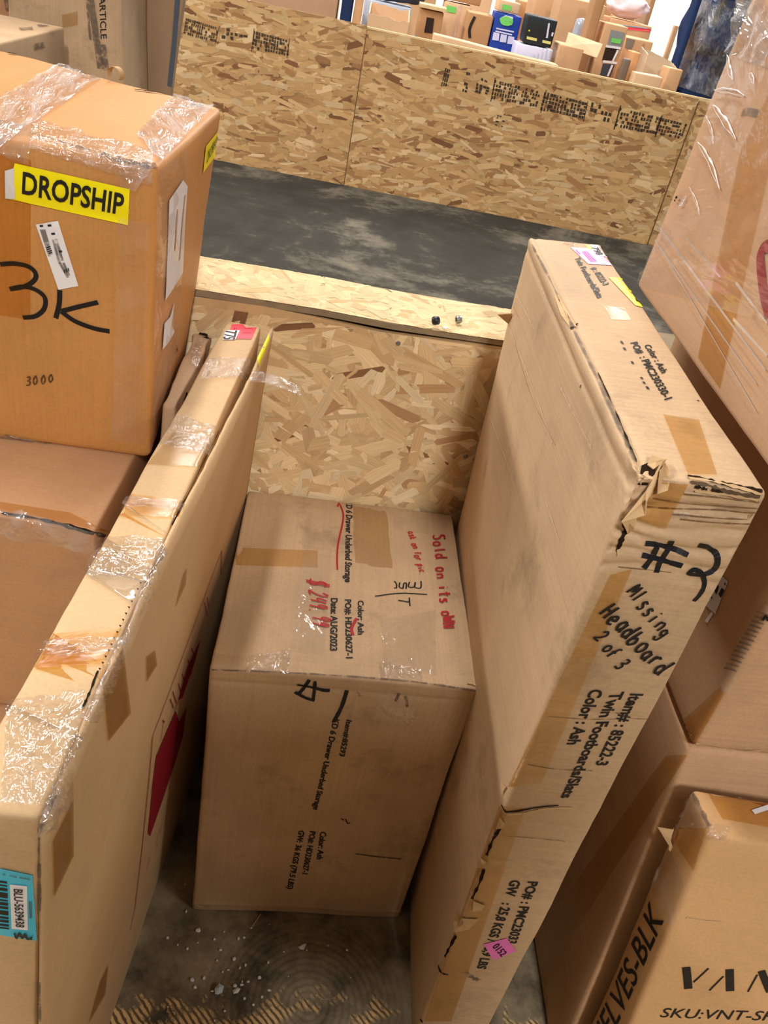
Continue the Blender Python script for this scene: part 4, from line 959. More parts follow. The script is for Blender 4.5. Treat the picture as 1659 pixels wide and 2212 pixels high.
patch('tape_strip', D, [(338, 370), (400, 320), (380, 880), (326, 975)], M_TAPE, 8, 40, .0012, .0012, 14, 8, label='clear tape round the corner')
patch('tape_strip', D, [(0, 936), (74, 948), (72, 962), (0, 950)], M_TAPEW, 12, 4, .0012, .002, 30, 9, label='clear tape')
strokes('edge_scuff', D, [[(64, 290), (140, 312), (220, 336), (300, 356), (336, 360)]], .006, M_GREYINK, .0022, jag=.6)
strokes('edge_scuff', D, [[(4, 954), (120, 972), (220, 984), (322, 992)]], .006, M_GREYINK, .002, jag=.5)
strokes('edge_scuff', D, [[(16, 112), (46, 120)], [(290, 176), (340, 192), (400, 206), (440, 218)]], .006, M_TEAR, .002, jag=.7)
strokes('hole', D, [[(381, 752), (382, 758)]], .004, M_TEAR, .0012)
# curl of board standing on the back edge
b0, bn = D.hit(246, 172); vs, fs = [], []
for i in range(13):
    a = math.radians(-40+i*21); r_ = .011
    for d in (0, .014): vs.append(b0 + Vector((math.cos(a)*r_*.9 + d*.25, d*.9, math.sin(a)*r_+.010)))
for i in range(12): fs.append([2*i, 2*i+1, 2*i+3, 2*i+2])
mesh_obj('board_curl', vs, fs, M_TORN, D.o, None, True)

# ---- brown carton under it
patch('tape_strip', G, [(0, 1085), (150, 1108), (236, 1152), (232, 1163), (0, 1110)][:2]+[(236, 1150), (0, 1106)], M_BROWN, 24, 4, .0010, .0004, 20, 1, label='brown tape along the front edge')
patch('hanging_film', G, [(0, 1108), (236, 1156), (214, 1192), (0, 1150)], M_FILMF, 34, 10, .003, .008, 26, 2, label='drooping clear film')
strokes('edge_scuff', G, [[(4, 1110), (70, 1120), (150, 1138), (226, 1158)]], .005, M_TEAR, .0016, jag=.5)
# ---- narrow carton
strokes('tear', N_, [[(430, 722), (446, 724), (456, 716)], [(398, 868), (390, 890), (396, 880)], [(402, 848), (392, 880)]], .010, M_TEAR, .002, jag=.7)
patch('tape_strip', N_, [(424, 732), (440, 738), (424, 800), (408, 790)], M_TAPEW, 10, 12, .0016, .004, 50, 3, label='clear tape')

# ---- film wrapped carton, right
patch('tape_band', R, [(1600, 330), (1672, 330), (1557, 840), (1509, 772)], M_BROWN, 10, 40, .0012, .0004, 14, 1, label='upright brown tape')
patch('tape_band', R, [(1668, 190), (1700, 190), (1672, 330), (1600, 330)], M_BROWN, 8, 14, .0012, .0004, 14, 1)
strokes('printed_letter', R, [[(1668, 530), (1652, 536), (1645, 552), (1646, 580), (1652, 630), (1664, 680)]], .016, M_REDPRINT, .0018, label='red printed letter', smooth=True)
for k, (q, mt, w, lb) in enumerate((
        ([(1622, -2), (1672, -2), (1672, 150), (1582, 118)], M_CRUMP, .014, 'crumpled stretch film'),
        ([(1584, 112), (1672, 140), (1672, 700), (1378, 614)], M_FILM, .003, 'clear stretch film'))):
    patch('stretch_film', R, q, mt, 40, 60, .0026+.001*k, w, 16, 20+k, label=lb)
for k, (a, b, wd) in enumerate((((1430, 492), (1660, 800), .004), ((1420, 520), (1640, 830), .003), ((1488, 516), (1562, 600), .003), ((1596, 612), (1664, 700), .004), ((1590, 690), (1664, 770), .004), ((1446, 560), (1640, 890), .002))):
    n = 8
    strokes('film_ridge_glint', R, [[(a[0]+(b[0]-a[0])*i/n, a[1]+(b[1]-a[1])*i/n) for i in range(n+1)]], wd, M_RIDGE_GLINT, .004, .4, smooth=False)
for a, b, c_, wd in (((1545, 228), (1568, 262), (1595, 302), .014), ((1512, 308), (1538, 352), (1560, 410), .012), ((1530, 250), (1542, 285), (1546, 312), .007),
                 ((1548, 196), (1580, 198), (1614, 208), .010), ((1576, 120), (1580, 150), (1588, 174), .012), ((1624, 160), (1630, 170), (1634, 182), .010), ((1494, 405), (1510, 440), (1516, 466), .006), ((1488, 424), (1480, 436), (1472, 448), .014)):
    P = smooth_line([a, b, c_], 8); n = len(P)
    for side in (-1, 1):
        vs, fs, uv = [], [], []
        for i, q in enumerate(P):
            p, nn = R.hit(*q); p2, _ = R.hit(*P[min(i+1, n-1)]); p0, _ = R.hit(*P[max(i-1, 0)])
            sd = nn.cross(p2-p0).normalized(); e = math.sin(math.pi*i/(n-1)); c = p + sd*side*wd*(.30 if side > 0 else .22)*e*(1+.25*math.sin(i*.9+wd*400)) + nn*.004
            rw = wd*(.17 if side > 0 else .05)*(.25+.75*e*(.6+.4*math.sin(i*1.7)))
            for t, h in ((-1, 0), (-.4, .8), (.4, .8), (1, 0)):
                vs.append(c+sd*rw*t+nn*rw*h); uv.append((i*.003, t*rw))
        for i in range(n-1):
            for t in range(3): k = i*4+t; fs.append([k, k+1, k+5, k+4])
        mesh_obj('film_fold_glint', vs, fs, M_FOLD_GLINT, R.o, None, True, uv)  # folds in the film, their highlights painted white
poly('torn_hole', R, [(1466, 428), (1470, 424), (1472, 428), (1468, 432)], M_TEAR, .006); poly('torn_hole', R, [(1463, 434), (1467, 432), (1466, 438)], M_TEAR, .006)
strokes('scuff', R, [[(1604, 244), (1616, 242), (1640, 246)]], .010, M_GREYINK, .0012)

# ---- hatched carton
for i in range(14):
    x0, y0 = 1636-70*i/13, 1322+120*i/13
    strokes('hatch_mark', Mb, [[(x0, y0), (x0+13, y0+3), (x0+26, y0+7)]], .0026, M_GREYINK, .0014)
strokes('printed_letter', Mb, [[(1648, 1340), (1656, 1330), (1660, 1340), (1668, 1322)]], .003, M_INK, .0014, label='black printed letter')
ml = patch('shipping_label', Mb, [(1556, 1238), (1575, 1257), (1547, 1327), (1524, 1306)], plain('grey_white_label', (214, 212, 216), .5), 5, 8, .0014, label='white shipping label partly hidden by the slab carton')
for pts in ([(1552, 1262), (1556, 1268), (1550, 1284), (1544, 1274)], [(1562, 1270), (1568, 1276), (1560, 1292), (1555, 1284)], [(1568, 1258), (1571, 1262), (1568, 1266)], [(1538, 1288), (1542, 1291), (1540, 1295)]):
    poly('bar', Mb, pts, M_INK, .0022, parent=ml)
poly('label_strip', Mb, [(1539, 1322), (1543, 1326), (1530, 1346), (1525, 1341)], M_TORNW, .0016, parent=ml)
patch('tape_strip', Mb, [(1645, 1300), (1662, 1310), (1572, 1500), (1544, 1478)], M_TAPE, 8, 24, .0012, .0015, 20, 3, label='clear tape down the corner')
patch('tape_strip', Mb, [(1560, 1482), (1566, 1498), (1494, 1622), (1430, 1600)], M_BROWN, 10, 16, .0012, .001, 16, 4, label='amber tape down the corner')
strokes('crease', Mb, [[(1494, 1618), (1560, 1632), (1640, 1648)], [(1500, 1606), (1580, 1620), (1650, 1640)]], .0028, M_TORN, .0012, jag=.4)
patch('tape_strip', W, [(1440, 1632), (1486, 1630), (1240, 2020), (1150, 2040)], M_BROWN, 8, 30, .0012, .001, 16, 5, label='amber tape down the corner')
patch('tape_strip', W, [(1150, 2040), (1240, 2020), (1140, 2200), (1080, 2204)], M_BROWN, 8, 18, .0012, .001, 16, 5)

# ---- shelf carton
text('printed_text', V, 'SHELVES-BLK', (1288, 2309), (1435, 1988), (1267, 2258), bold=.008)
Vc = lambda pts: conv(1200, 1650, .2767, pts)
strokes('printed_letter', V, Vc([[(1020, 1584), (1028, 1660), (1036, 1752)]]), .0120, M_INK, smooth=False, label='broad stroke of a display letter')
strokes('printed_letter', V, Vc([[(1194, 1592), (1076, 1702)]]), .0026, M_INK, smooth=False)
strokes('printed_letter', V, Vc([[(1200, 1766), (1310, 1654)]]), .0026, M_INK, smooth=False)
strokes('printed_letter', V, Vc([[(1358, 1600), (1360, 1690), (1362, 1770)]]), .0120, M_INK, smooth=False, label='broad stroke of a display letter')
strokes('printed_letter', V, Vc([[(1500, 1776), (1574, 1642)]]), .0026, M_INK, smooth=False)
strokes('printed_letter', V, Vc([[(1606, 1612), (1640, 1700), (1672, 1776)]]), .0110, M_INK, smooth=False, label='broad stroke of a display letter')
text('printed_text', V, 'SKU:VNT-SH', (1424, 2196), (1672, 2204), (1435, 2177), bold=.004)
patch('tape_strip', V, [(1462, 1706), (1492, 1698), (1534, 1792), (1448, 1790)], M_TAPEW, 12, 14, .0014, .003, 40, 1, label='clear tape round the top corner')
patch('tape_strip', V, [(1449, 1786), (1530, 1790), (1500, 1880), (1446, 1800)], M_BROWN, 10, 12, .0012, .002, 30, 2, label='brown tape')
patch('tape_strip', V, [(1520, 1700), (1668, 1704), (1668, 1790), (1560, 1770)], M_BROWN, 14, 10, .0012, .0008, 20, 3, label='brown tape across the top')
patch('tape_strip', V, [(1530, 1780), (1574, 1790), (1566, 1815), (1530, 1812)], M_TAPEW, 10, 8, .0014, .003, 60, 4, label='crinkled clear tape')
patch('tape_strip', V, [(1440, 1800), (1490, 1930), (1452, 2010), (1404, 1906)], M_TAPE, 10, 14, .0012, .0015, 20, 5, label='clear tape')
ply('torn_flap', V.o, [lift(V, q) for q in ((1462, 1790, .004), (1444, 1792, .006), (1421, 1793, .026), (1436, 1812, .018), (1448, 1836, .003))], M_TORN)
strokes('edge_scuff', V, [[(1492, 1704), (1512, 1742), (1533, 1786)]], .005, M_GREYINK, .002, jag=.5)
for a, b in (((1578, 1702), (1604, 1698)), ((1626, 1756), (1662, 1744))):
    strokes('label_scrap', V, [[a, b]], .007, M_TORNW, .002, smooth=False)
strokes('scuff', V, [[(1482, 1982), (1520, 1988), (1560, 1990)]], .003, M_TORN, .0012, .5)

# ---- cartons at upper left
strokes('red_tape', Q1, [[(119, -6), (124, 26), (131, 56)]], .034, plain('red_tape', (206, 34, 54), .5), .003, smooth=False, label='red tape strip')
text('printed_text', Q1, "O'A", (36, 0), (44, 44), (50, -2), bold=.02)
for x in (14, 24): strokes('printed_block', Q1, [[(x, -4), (x+4, 24)]], .018, M_GREYINK, .003, smooth=False)
text('printed_text', Q2, 'ARTICLE', (214, -6), (218, 84), (227, -7), mat=M_INK, bold=.01)
strokes('printed_block', Q2, [[(223, 96), (226, 122), (230, 152)]], .020, M_GREYINK, .003, smooth=False)
strokes('printed_block', Q2, [[(196, -4), (206, 60), (218, 148)]], .022, M_GREYINK, .003, smooth=False)
strokes('printed_block', Q2, [[(188, -4), (192, 40), (196, 86)]], .008, M_GREYINK, .003, smooth=False)
patch('tape_strip', Q2, [(134, 32), (168, 24), (168, 54), (136, 60)], M_OLIVE, 4, 4, .002, 0, 10, 1)
for k, (y0, y1) in enumerate(((38, 52), (56, 74), (76, 94), (96, 118), (128, 140), (146, 166))):
    strokes('printed_block', Q3, [[(266+y0*.09, y0), (293-y0*.02, y0+6)], [(266+y0*.09, (y0+y1)/2), (293-y0*.02, (y0+y1)/2+5)]], .020, M_GREYINK, .003, smooth=False)
strokes('edge_strip', Q3, [[(384.5, -6), (377, 92), (367, 186)]], .018, plain('slate_blue_strip', (88, 98, 112), .5), .003, smooth=False, label='slate blue edge strip')
poly('printed_square', PALE, [(72, 94), (94, 89), (95, 103), (73, 108)], M_GREYINK, .003)
for pts in ([(40, 62), (70, 60), (72, 66), (44, 67)], [(78, 55), (102, 51), (106, 57), (84, 60)]): poly('printed_square', PALE, pts, M_GREYINK, .003)

# ---- printed stamps on the far partition (ink too worn to read)
far_sheet = Body(wf.children[0], *(lambda o: ([o.matrix_world @ v.co + Vector((0, 0, 0)) for v in o.data.vertices], [list(p.vertices) for p in o.data.polygons]))(wf.children[0]))
def far_hit(x, y, off=.0045):
    d = pxray(x, y); t = (FO-EYE).dot(FN)/d.dot(FN); return EYE+d*t+FN*off
def stamp(name, parent, q, cols, rows, seed, fill=.7, label=None, bars=()):
    """Rows of worn block marks between four corner marks on the far sheet."""
    rnd = random.Random(seed); vs, fs = [], []
    def put(u0, v0, u1, v1):
        b = len(vs)
        for u, v in ((u0, v0), (u1, v0), (u1, v1), (u0, v1)): vs.append(far_hit(*bilin(q, u, v)))
        fs.append([b, b+1, b+2, b+3])
    for i in range(cols):
        for j in range(rows):
            if rnd.random() < fill:
                u, v = i/cols, j/rows; put(u, v+rnd.uniform(.0, .1)/rows, u+rnd.uniform(.55, .98)/cols, v+rnd.uniform(.7, 1.0)/rows)
    for u in bars: put(u, -.12, u+.02, 1.12)
    o = mesh_obj(name, vs, fs, M_STAMP, parent); o['kind'] = 'stuff'
    if label: o['label'] = label
    return o
shs = [c for c in wf.children if c.name.startswith('board_sheet')]
stamp('ink_stamp', shs[0], [(402, 38), (474, 60), (466, 92), (396, 74)], 16, 5, 1, .8, 'worn black ink stamp', (.98,))
stamp('ink_stamp', shs[0], [(480, 58), (536, 68), (534, 98), (478, 92)], 6, 4, 2, .5)
stamp('ink_stamp', shs[0], [(548, 66), (628, 88), (624, 122), (543, 106)], 14, 5, 3, .85, 'worn black ink stamp', (.0, .95))
stamp('ink_stamp', shs[1], [(962, 146), (974, 150), (964, 190), (952, 186)], 3, 4, 4, 1.0)
stamp('ink_stamp', shs[1], [(1008, 154), (1018, 158), (1008, 202), (998, 198)], 2, 6, 5, .7)
stamp('ink_stamp', shs[1], [(1032, 164), (1062, 178), (1054, 206), (1026, 200)], 4, 5, 6, .6)
stamp('ink_stamp', shs[1], [(1068, 172), (1170, 198), (1160, 232), (1060, 214)], 18, 5, 7, .72, 'worn black ink stamp', (.0,))
stamp('ink_stamp', shs[1], [(1176, 198), (1270, 222), (1262, 258), (1166, 238)], 14, 5, 8, .88, 'worn black ink stamp', (.02, .98))
stamp('ink_stamp', shs[1], [(1278, 220), (1326, 234), (1318, 266), (1270, 254)], 6, 3, 9, .5, None, ())
stamp('ink_stamp', shs[1], [(1338, 232), (1486, 268), (1474, 302), (1326, 274)], 24, 5, 10, .72, 'worn black ink stamp', (.0, .6))
stamp('ink_stamp', shs[1], [(1068, 246), (1092, 252), (1088, 276), (1062, 270)], 4, 6, 11, .3)

# ================================================================== small things
def lathe(name, rings, mat, parent=None, origin=(0, 0, 0), axis=Vector((0, 0, 1)), seg=14):
    q = Vector((0, 0, 1)).rotation_difference(axis); O = Vector(origin); vs, fs = [], []
    for r, z in rings:
        for i in range(seg):
            a = 2*math.pi*i/seg; vs.append(O + q @ Vector((r*math.cos(a), r*math.sin(a), z)))
    for k in range(len(rings)-1):
        for i in range(seg):
            a, b = k*seg+i, k*seg+(i+1) % seg; fs.append([a, b, b+seg, a+seg])
    return mesh_obj(name, vs, fs, mat, parent, None if parent else O, True)
zl = 1.0525
cp = on_z(934, 702, zl+.001)
cap_ = lathe('plastic_plug', [(.0001, .0), (.0075, .0), (.0080, .003), (.0072, .010), (.0066, .0105), (.0050, .0100), (.0048, .003), (.0001, .003)], plain('black_plastic', (30, 32, 36), .4, .5), None, cp+Vector((0, 0, .008)), Vector((.75, -.35, .35)).normalized())
tag(cap_, 'small black plastic plug lying on the loose top board', 'plug')
nt_ = lathe('hex_nut', [(.0038, 0), (.0068, 0), (.0072, .001), (.0072, .008), (.0068, .009), (.0038, .009), (.0038, 0)], M_STEEL, None, on_z(984, 698, zl)+Vector((0, 0, .0066)), Vector((.9, .35, .1)).normalized(), 6)
tag(nt_, 'shiny steel hex nut lying on the loose top board', 'nut')
ws = lathe('flat_washer', [(.0018, 0), (.0045, 0), (.0045, .001), (.0018, .001), (.0018, 0)], plain('white_plastic', (240, 240, 240), .5), None, on_z(960.7, 710, zl)+Vector((0, 0, .0015)))
tag(ws, 'tiny white washer near the front edge of the loose top board', 'washer')

CRUMBS = [(428, 2011, 5), (402, 1970, 4), (362, 2026, 3), (384, 2042, 3), (427, 2037, 3), (405, 2050, 3), (463, 2030, 3), (484, 2014, 3), (515, 2028, 4), (527, 2026, 4), (476, 2053, 4), (469, 2076, 3),
          (506, 2073, 5), (530, 2086, 4), (518, 2092, 4), (493, 2096, 3), (481, 2100, 3), (415, 2119, 5), (440, 2114, 5), (421, 2134, 4), (560, 2113, 4), (523, 2121, 3), (522, 2128, 4), (507, 2131, 4),
          (536, 2121, 3), (579, 2080, 3), (581, 2140, 4), (528, 2158, 3), (363, 2176, 3), (547, 2172, 4), (543, 2005, 3), (582, 1997, 2), (663, 2053, 3), (749, 2053, 3), (613, 2057, 2), (709, 2043, 2), (400, 1911, 2), (459, 2142, 4), (485, 2185, 3), (464, 2205, 3), (566, 2154, 3), (623, 2110, 2), (757, 2112, 2)]
M_FOAM = plain('white_foam', (240, 238, 238), .8, .1)
def crumb(name, p, r, seed, mat):
    bm = bmesh.new(); bmesh.ops.create_icosphere(bm, subdivisions=1, radius=r)
    rnd = random.Random(seed); sx, sy, sz = rnd.uniform(.6, 1.5), rnd.uniform(.6, 1.3), rnd.uniform(.35, .8)
    vs = [Vector((v.co.x*sx*rnd.uniform(.7, 1.2), v.co.y*sy*rnd.uniform(.7, 1.2), v.co.z*sz)) for v in bm.verts]; bm.verts.index_update()
    lo = min(v.z for v in vs); fs = [[v.index for v in f.verts] for f in bm.faces]; bm.free()
    return mesh_obj(name, [p+v-Vector((0, 0, lo)) for v in vs], fs, mat, None, p)
for i, (x, y, r) in enumerate(CRUMBS):
    tag(crumb('foam_crumb', on_z(x, y, 0.0004), r*.00080, i, M_FOAM), 'tiny white foam crumb on the grimy floor in front of the storage carton', 'crumb', 'foam crumbs scattered on the floor')
def scrap(name, pts, h, mat, label, cat, seed):
    rnd = random.Random(seed); P = [on_z(x, y, .0006)+Vector((0, 0, rnd.uniform(0, h))) for x, y in pts]; k = len(P); c = sum(P, Vector())/k+Vector((0, 0, h))
    vs = [c]+P+[c-Vector((0, 0, .0012))]+[Vector((p.x, p.y, max(p.z-.001, .0002))) for p in P]
    fs = [[0, 1+i, 1+(i+1) % k] for i in range(k)]+[[k+1, k+2+(i+1) % k, k+2+i] for i in range(k)]+[[1+i, k+2+i, k+2+(i+1) % k, 1+(i+1) % k] for i in range(k)]
    return tag(mesh_obj(name, vs, fs, mat, None, sum(P, Vector())/k), label, cat)
scrap('foam_scrap', [(644, 2046), (654, 2041), (662, 2040), (656, 2052), (648, 2051)], .004, M_FOAM, 'white foam scrap on the floor by the right slab carton', 'scrap', 1)
scrap('film_scrap', [(463, 2140), (472, 2128), (484, 2130), (480, 2144), (470, 2152), (464, 2150)], .008, plain('bluish_white_film', (214, 226, 232), .3, .6), 'largest bluish white plastic scrap at the foot of the photo', 'scrap', 2)
scrap('foam_scrap', [(502, 2140), (512, 2134), (520, 2136), (514, 2146), (504, 2148)], .004, M_FOAM, 'pinkish white foam scrap beside the bluish plastic scrap', 'scrap', 3)
scrap('wood_sliver', [(562, 1975), (565, 1974), (546, 2002), (543, 2002)], .003, M_TORN, 'thin pale wood sliver on the floor before the storage carton', 'sliver', 4)

# ================================================================== the goods beyond the far partition
def bgbox(name, label, tl, tr, Y, mat, zb=0.0, depth=.45, group=None, seed=0, lean=0.0, cat='carton', hgt=None):
    a, b = on_y(*tl, Y), on_y(*tr, Y); zt = (a.z+b.z)/2
    if hgt: zb = zt-hgt
    x0, x1 = a.x, b.x
    return carton(name, label, cat, [(x0, Y, zb), (x1, Y, zb), (x1, Y+depth, zb), (x0, Y+depth, zb), (x0+lean, Y, zt), (x1+lean, Y, zt), (x1+lean, Y+depth, zt), (x0+lean, Y+depth, zt)],
                  mat, .12, .010, .004, 3, seed, None, ((), (), ()), group)
def face_poly(name, B, pts, mat, off=.004, label=None): return poly(name, B, pts, mat, off, None, label)
K1 = card('kraft_back_tan', (214, 170, 126), 'u', .02, .1, 21); K2 = card('kraft_back_pale', (228, 190, 150), 'u', .02, .1, 22)
K3 = card('kraft_back_dark', (190, 144, 100), 'u', .02, .1, 23)
M_NAVY = plain('navy_blanket', (40, 58, 98), .85, .1, var=.3); M_GRN = plain('green_label', (120, 214, 104), .6)
M_BLUE = plain('royal_blue_print', (24, 62, 158), .5); M_BLK = plain('black_carton_print', (34, 38, 42), .5)
M_LAV = plain('pale_lavender', (214, 214, 240), .6); M_DGREY = plain('dark_grey_plastic', (66, 72, 84), .35, .5)
M_BLUEGREY = plain('blue_grey_board', (186, 196, 214), .6); M_PINKP = plain('pale_pink_plastic', (246, 222, 226), .5)
M_DKHOLE = plain('dark_opening', (52, 36, 30), .9)
# first row, right behind the wall
B = bgbox('large_carton', 'wide plain brown carton behind the far partition, left of the navy bundle', (545, -60), (733, -18), 7.45, card('kraft_back_grey', (190, 154, 122), 'u', .02, .1, 24), seed=31)
bgbox('navy_bundle', 'upright navy blue bundle between two brown cartons behind the partition', (744, -40), (768, -34), 7.46, M_NAVY, depth=0.20, seed=32, cat='bundle')
bgbox('narrow_carton', 'narrow tan carton standing against the pale blue grey box', (772, -36), (790, -30), 7.48, K1, depth=0.20, seed=33)
B = bgbox('blue_grey_box', 'pale blue grey box with a crumpled dark plastic bag on top', (788, -4), (890, 19), 7.80, M_BLUEGREY, depth=0.26, seed=34, cat='box')
for x, y in ((846, 22), (864, 30)): face_poly('spot', B, [(x, y), (x+4, y+1), (x+3, y+5), (x-1, y+4)], M_DGREY)
def open_carton(name, label, tl, tr, Y, mat, depth, flap=.06, zb=0.0, seed=0, wavy=.02):
    """A carton with its lid cut off: four walls with thickness, ragged at the top, and an inner floor."""
    a, b = on_y(*tl, Y), on_y(*tr, Y); x0, x1, za, zb_ = a.x, b.x, a.z, b.z; t = .008
    root = bpy.data.objects.new(name, None); COL.objects.link(root); root.location = ((x0+x1)/2, Y+depth/2, zb); tag(root, label, 'carton')
    rnd = random.Random(seed)
    def wall(nm, p0, p1, h0, h1, nrm):
        n = 8; vs, fs = [], []
        for i in range(n+1):
            u = i/n; p = Vector(p0)*(1-u)+Vector(p1)*u; h = h0*(1-u)+h1*u+rnd.uniform(-wavy, wavy)*.6
            for d in (0, t):
                q = p+Vector(nrm)*d; vs += [Vector((q.x, q.y, zb)), Vector((q.x, q.y, h))]
        for i in range(n):
            k = 4*i; fs += [[k, k+4, k+5, k+1], [k+1, k+5, k+7, k+3], [k+3, k+7, k+6, k+2]]
        fs += [[0, 1, 3, 2], [4*n, 4*n+2, 4*n+3, 4*n+1]]
        mesh_obj(nm, vs, fs, mat, root)
    wall('front_panel', (x0, Y, 0), (x1, Y, 0), za, zb_, (0, 1, 0)); wall('back_panel', (x0, Y+depth, 0), (x1, Y+depth, 0), za+flap, zb_+flap, (0, -1, 0))
    wall('side_panel', (x0, Y+t, 0), (x0, Y+depth-t, 0), za, za+flap, (1, 0, 0)); wall('side_panel', (x1, Y+t, 0), (x1, Y+depth-t, 0), zb_, zb_+flap, (-1, 0, 0))
    box_mesh('bottom_panel', (x0+t, Y+t, zb), (x1-t, Y+depth-t, zb+.01), mat, root)
    return root
open_carton('open_carton', 'small open carton with torn pale rim before the blue grey box', (797, 28), (884, 48), 7.12, K2, .28, .05, seed=3)
def bag(name, label, px, Y, sx, sy, sz, mat, seed, zb=None, cat='bag'):
    """A soft bag: a dented rounded lump sitting on its base."""
    c = on_y(*px, Y); bm = bmesh.new(); bmesh.ops.create_icosphere(bm, subdivisions=4, radius=1)
    vs = []
    for v in bm.verts:
        p = v.co.copy(); e = 1+.16*noise.noise(p*1.7+Vector((seed, 0, 0)))+.08*noise.noise(p*4+Vector((0, seed, 0)))
        q = Vector((abs(p.x)**.7*(1 if p.x > 0 else -1)*sx*e, abs(p.y)**.7*(1 if p.y > 0 else -1)*sy*e, p.z*sz*e)); vs.append(q)
    bm.verts.index_update(); fs = [[v.index for v in f.verts] for f in bm.faces]; bm.free()
    lo = min(v.z for v in vs); base = c.z if zb is None else zb
    o = mesh_obj(name, [Vector((c.x, c.y, base))+v-Vector((0, 0, lo)) for v in vs], fs, mat, None, Vector((c.x, c.y, base)), True)
    return tag(o, label, cat)
zt = (on_y(788, -4, 7.8).z+on_y(890, 19, 7.8).z)/2
bag('plastic_bag', 'crumpled dark grey plastic bag lying on the pale blue grey box', (852, 8), 7.93, .24, .11, .10, M_DGREY, 3, zt+.006)
bag('plastic_bag', 'dark blue grey plastic bag slumped right of the small open carton', (897, 62), 7.42, .05, .04, .50, plain('blue_grey_plastic', (92, 108, 132), .35, .5), 5, 0)
B = bgbox('slotted_carton', 'brown carton with a dark rectangular opening, below the thin shelf', (909, 18), (960, 28), 7.48, K3, depth=0.22, seed=36)
face_poly('hand_hole', B, [(922, 37), (938, 40), (934, 72), (916, 70)], M_DKHOLE)
sb = on_y(908, 10, 7.46); sc_ = on_y(964, 26, 7.46); zt = (on_y(909, 18, 7.48).z+on_y(960, 28, 7.48).z)/2
tag(box_mesh('shelf_board', (sb.x, 7.45, zt+.006), (sc_.x, 7.70, zt+.032), M_EDGE, bevel=.003), 'thin pale shelf board lying over the slotted carton', 'board')
B = bgbox('taped_carton', 'pale carton with green label and a shiny tape stripe, right of the slotted carton', (962, 2), (1020, 14), 7.80, K2, depth=0.26, seed=37)
face_poly('green_label', B, [(966, 11), (986, 16), (984, 29), (964, 25)], M_GRN); patch('tape_strip', B, [(990, 8), (1000, 10), (984, 84), (975, 82)], M_TAPEW, 6, 20, .004, .004, 20, 3)
zt = (on_y(962, 2, 7.8).z+on_y(1020, 14, 7.8).z)/2
bgbox('small_carton', 'small dark edged carton standing on the taped carton', (958, -40), (1044, -18), 7.82, K3, zb=zt+.008, depth=0.22, seed=38)
B = bgbox('curve_printed_carton', 'brown carton with a dark printed curve, left of the blue box', (1014, 25), (1066, 37), 7.46, K3, depth=0.24, seed=39)
strokes('printed_curve', B, [[(1026, 36), (1018, 52), (1014, 66), (1015, 82)]], .022, M_INK, .004)
lo_a, lo_b = on_y(938, 74, 6.98), on_y(1204, 140, 6.98)
tag(carton('flat_carton', None, None, [(lo_a.x, 6.98, 0), (lo_b.x, 6.93, 0), (lo_b.x, 7.08, 0), (lo_a.x, 7.12, 0), (lo_a.x, 6.98, lo_a.z), (lo_b.x, 6.93, lo_b.z), (lo_b.x, 7.08, lo_b.z), (lo_a.x, 7.12, lo_a.z)], K2, .1, .006, .003, 3, 40).o,
    'long flat carton on edge right behind the far partition top', 'carton')
B = bgbox('blue_box', 'royal blue box with a green and white emblem and three pale panels', (1072, 25), (1128, 38), 7.46, M_BLUE, depth=0.24, seed=41, cat='box')
face_poly('emblem', B, [(1092, 33), (1108, 37), (1106, 54), (1096, 53), (1080, 46), (1082, 38)], M_WHITE, .005); strokes('emblem_swirl', B, [[(1083, 38), (1086, 48), (1098, 51), (1104, 46), (1094, 40), (1086, 41)]], .03, M_GRN, .009)
strokes('box_print', B, [[(1072, 61), (1110, 69)], [(1070, 67), (1106, 75)]], .010, M_LAV, .005, smooth=False)
for a in ((1066, 69), (1082, 73), (1098, 77)): face_poly('pale_panel', B, [(a[0], a[1]), (a[0]+13, a[1]+3), (a[0]+11, a[1]+19), (a[0]-3, a[1]+17)], M_LAV, .005)
zt = (on_y(1072, 25, 7.46).z+on_y(1128, 38, 7.46).z)/2
B = bgbox('green_labelled_carton', 'tan carton with a bright green label, standing on the blue box', (1079, -2), (1126, 8), 7.48, K2, zb=zt+.008, depth=0.20, seed=42)
face_poly('green_label', B, [(1085, 9), (1105, 13), (1103, 24), (1084, 20)], M_GRN)
B = bgbox('white_based_box', 'white lavender box with vertical stripes, under the black box', (1118, 92), (1194, 109), 7.14, M_LAV, depth=0.26, seed=43, cat='box')
for k in range(5): strokes('stripe', B, [[(1158+k*8, 101+k*2), (1153+k*8, 128+k*2)]], .012, M_BLUEGREY, .004, smooth=False)
zt = (on_y(1118, 92, 7.14).z+on_y(1194, 109, 7.14).z)/2
B = bgbox('black_box', 'black printed box with a yellow dot and yellow bands, right of the blue box', (1143, 32), (1205, 46), 7.16, M_BLK, zb=zt+.008, depth=0.22, seed=44, cat='box')
M_YB = plain('dull_yellow_band', (214, 212, 130), .6)
face_poly('yellow_band', B, [(1138, 78), (1160, 83), (1159, 89), (1137, 84)], M_YB, .005); face_poly('yellow_band', B, [(1172, 86), (1190, 90), (1189, 96), (1171, 92)], M_YB, .005)
face_poly('yellow_dot', B, [(1142, 64), (1145, 65), (1144, 68), (1141, 67)], M_YEL, .005); strokes('box_print', B, [[(1186, 50), (1181, 82)], [(1194, 70), (1192, 78)]], .014, M_LAV, .005, smooth=False)
B = bgbox('small_carton', 'short tan carton with raised flap right of the black box', (1210, 94), (1262, 108), 7.14, K1, depth=0.26, seed=45)
patch('tape_strip', B, [(1200, 100), (1224, 104), (1220, 150), (1196, 140)], M_TAPE, 4, 6, .004, .002, 10, 2)
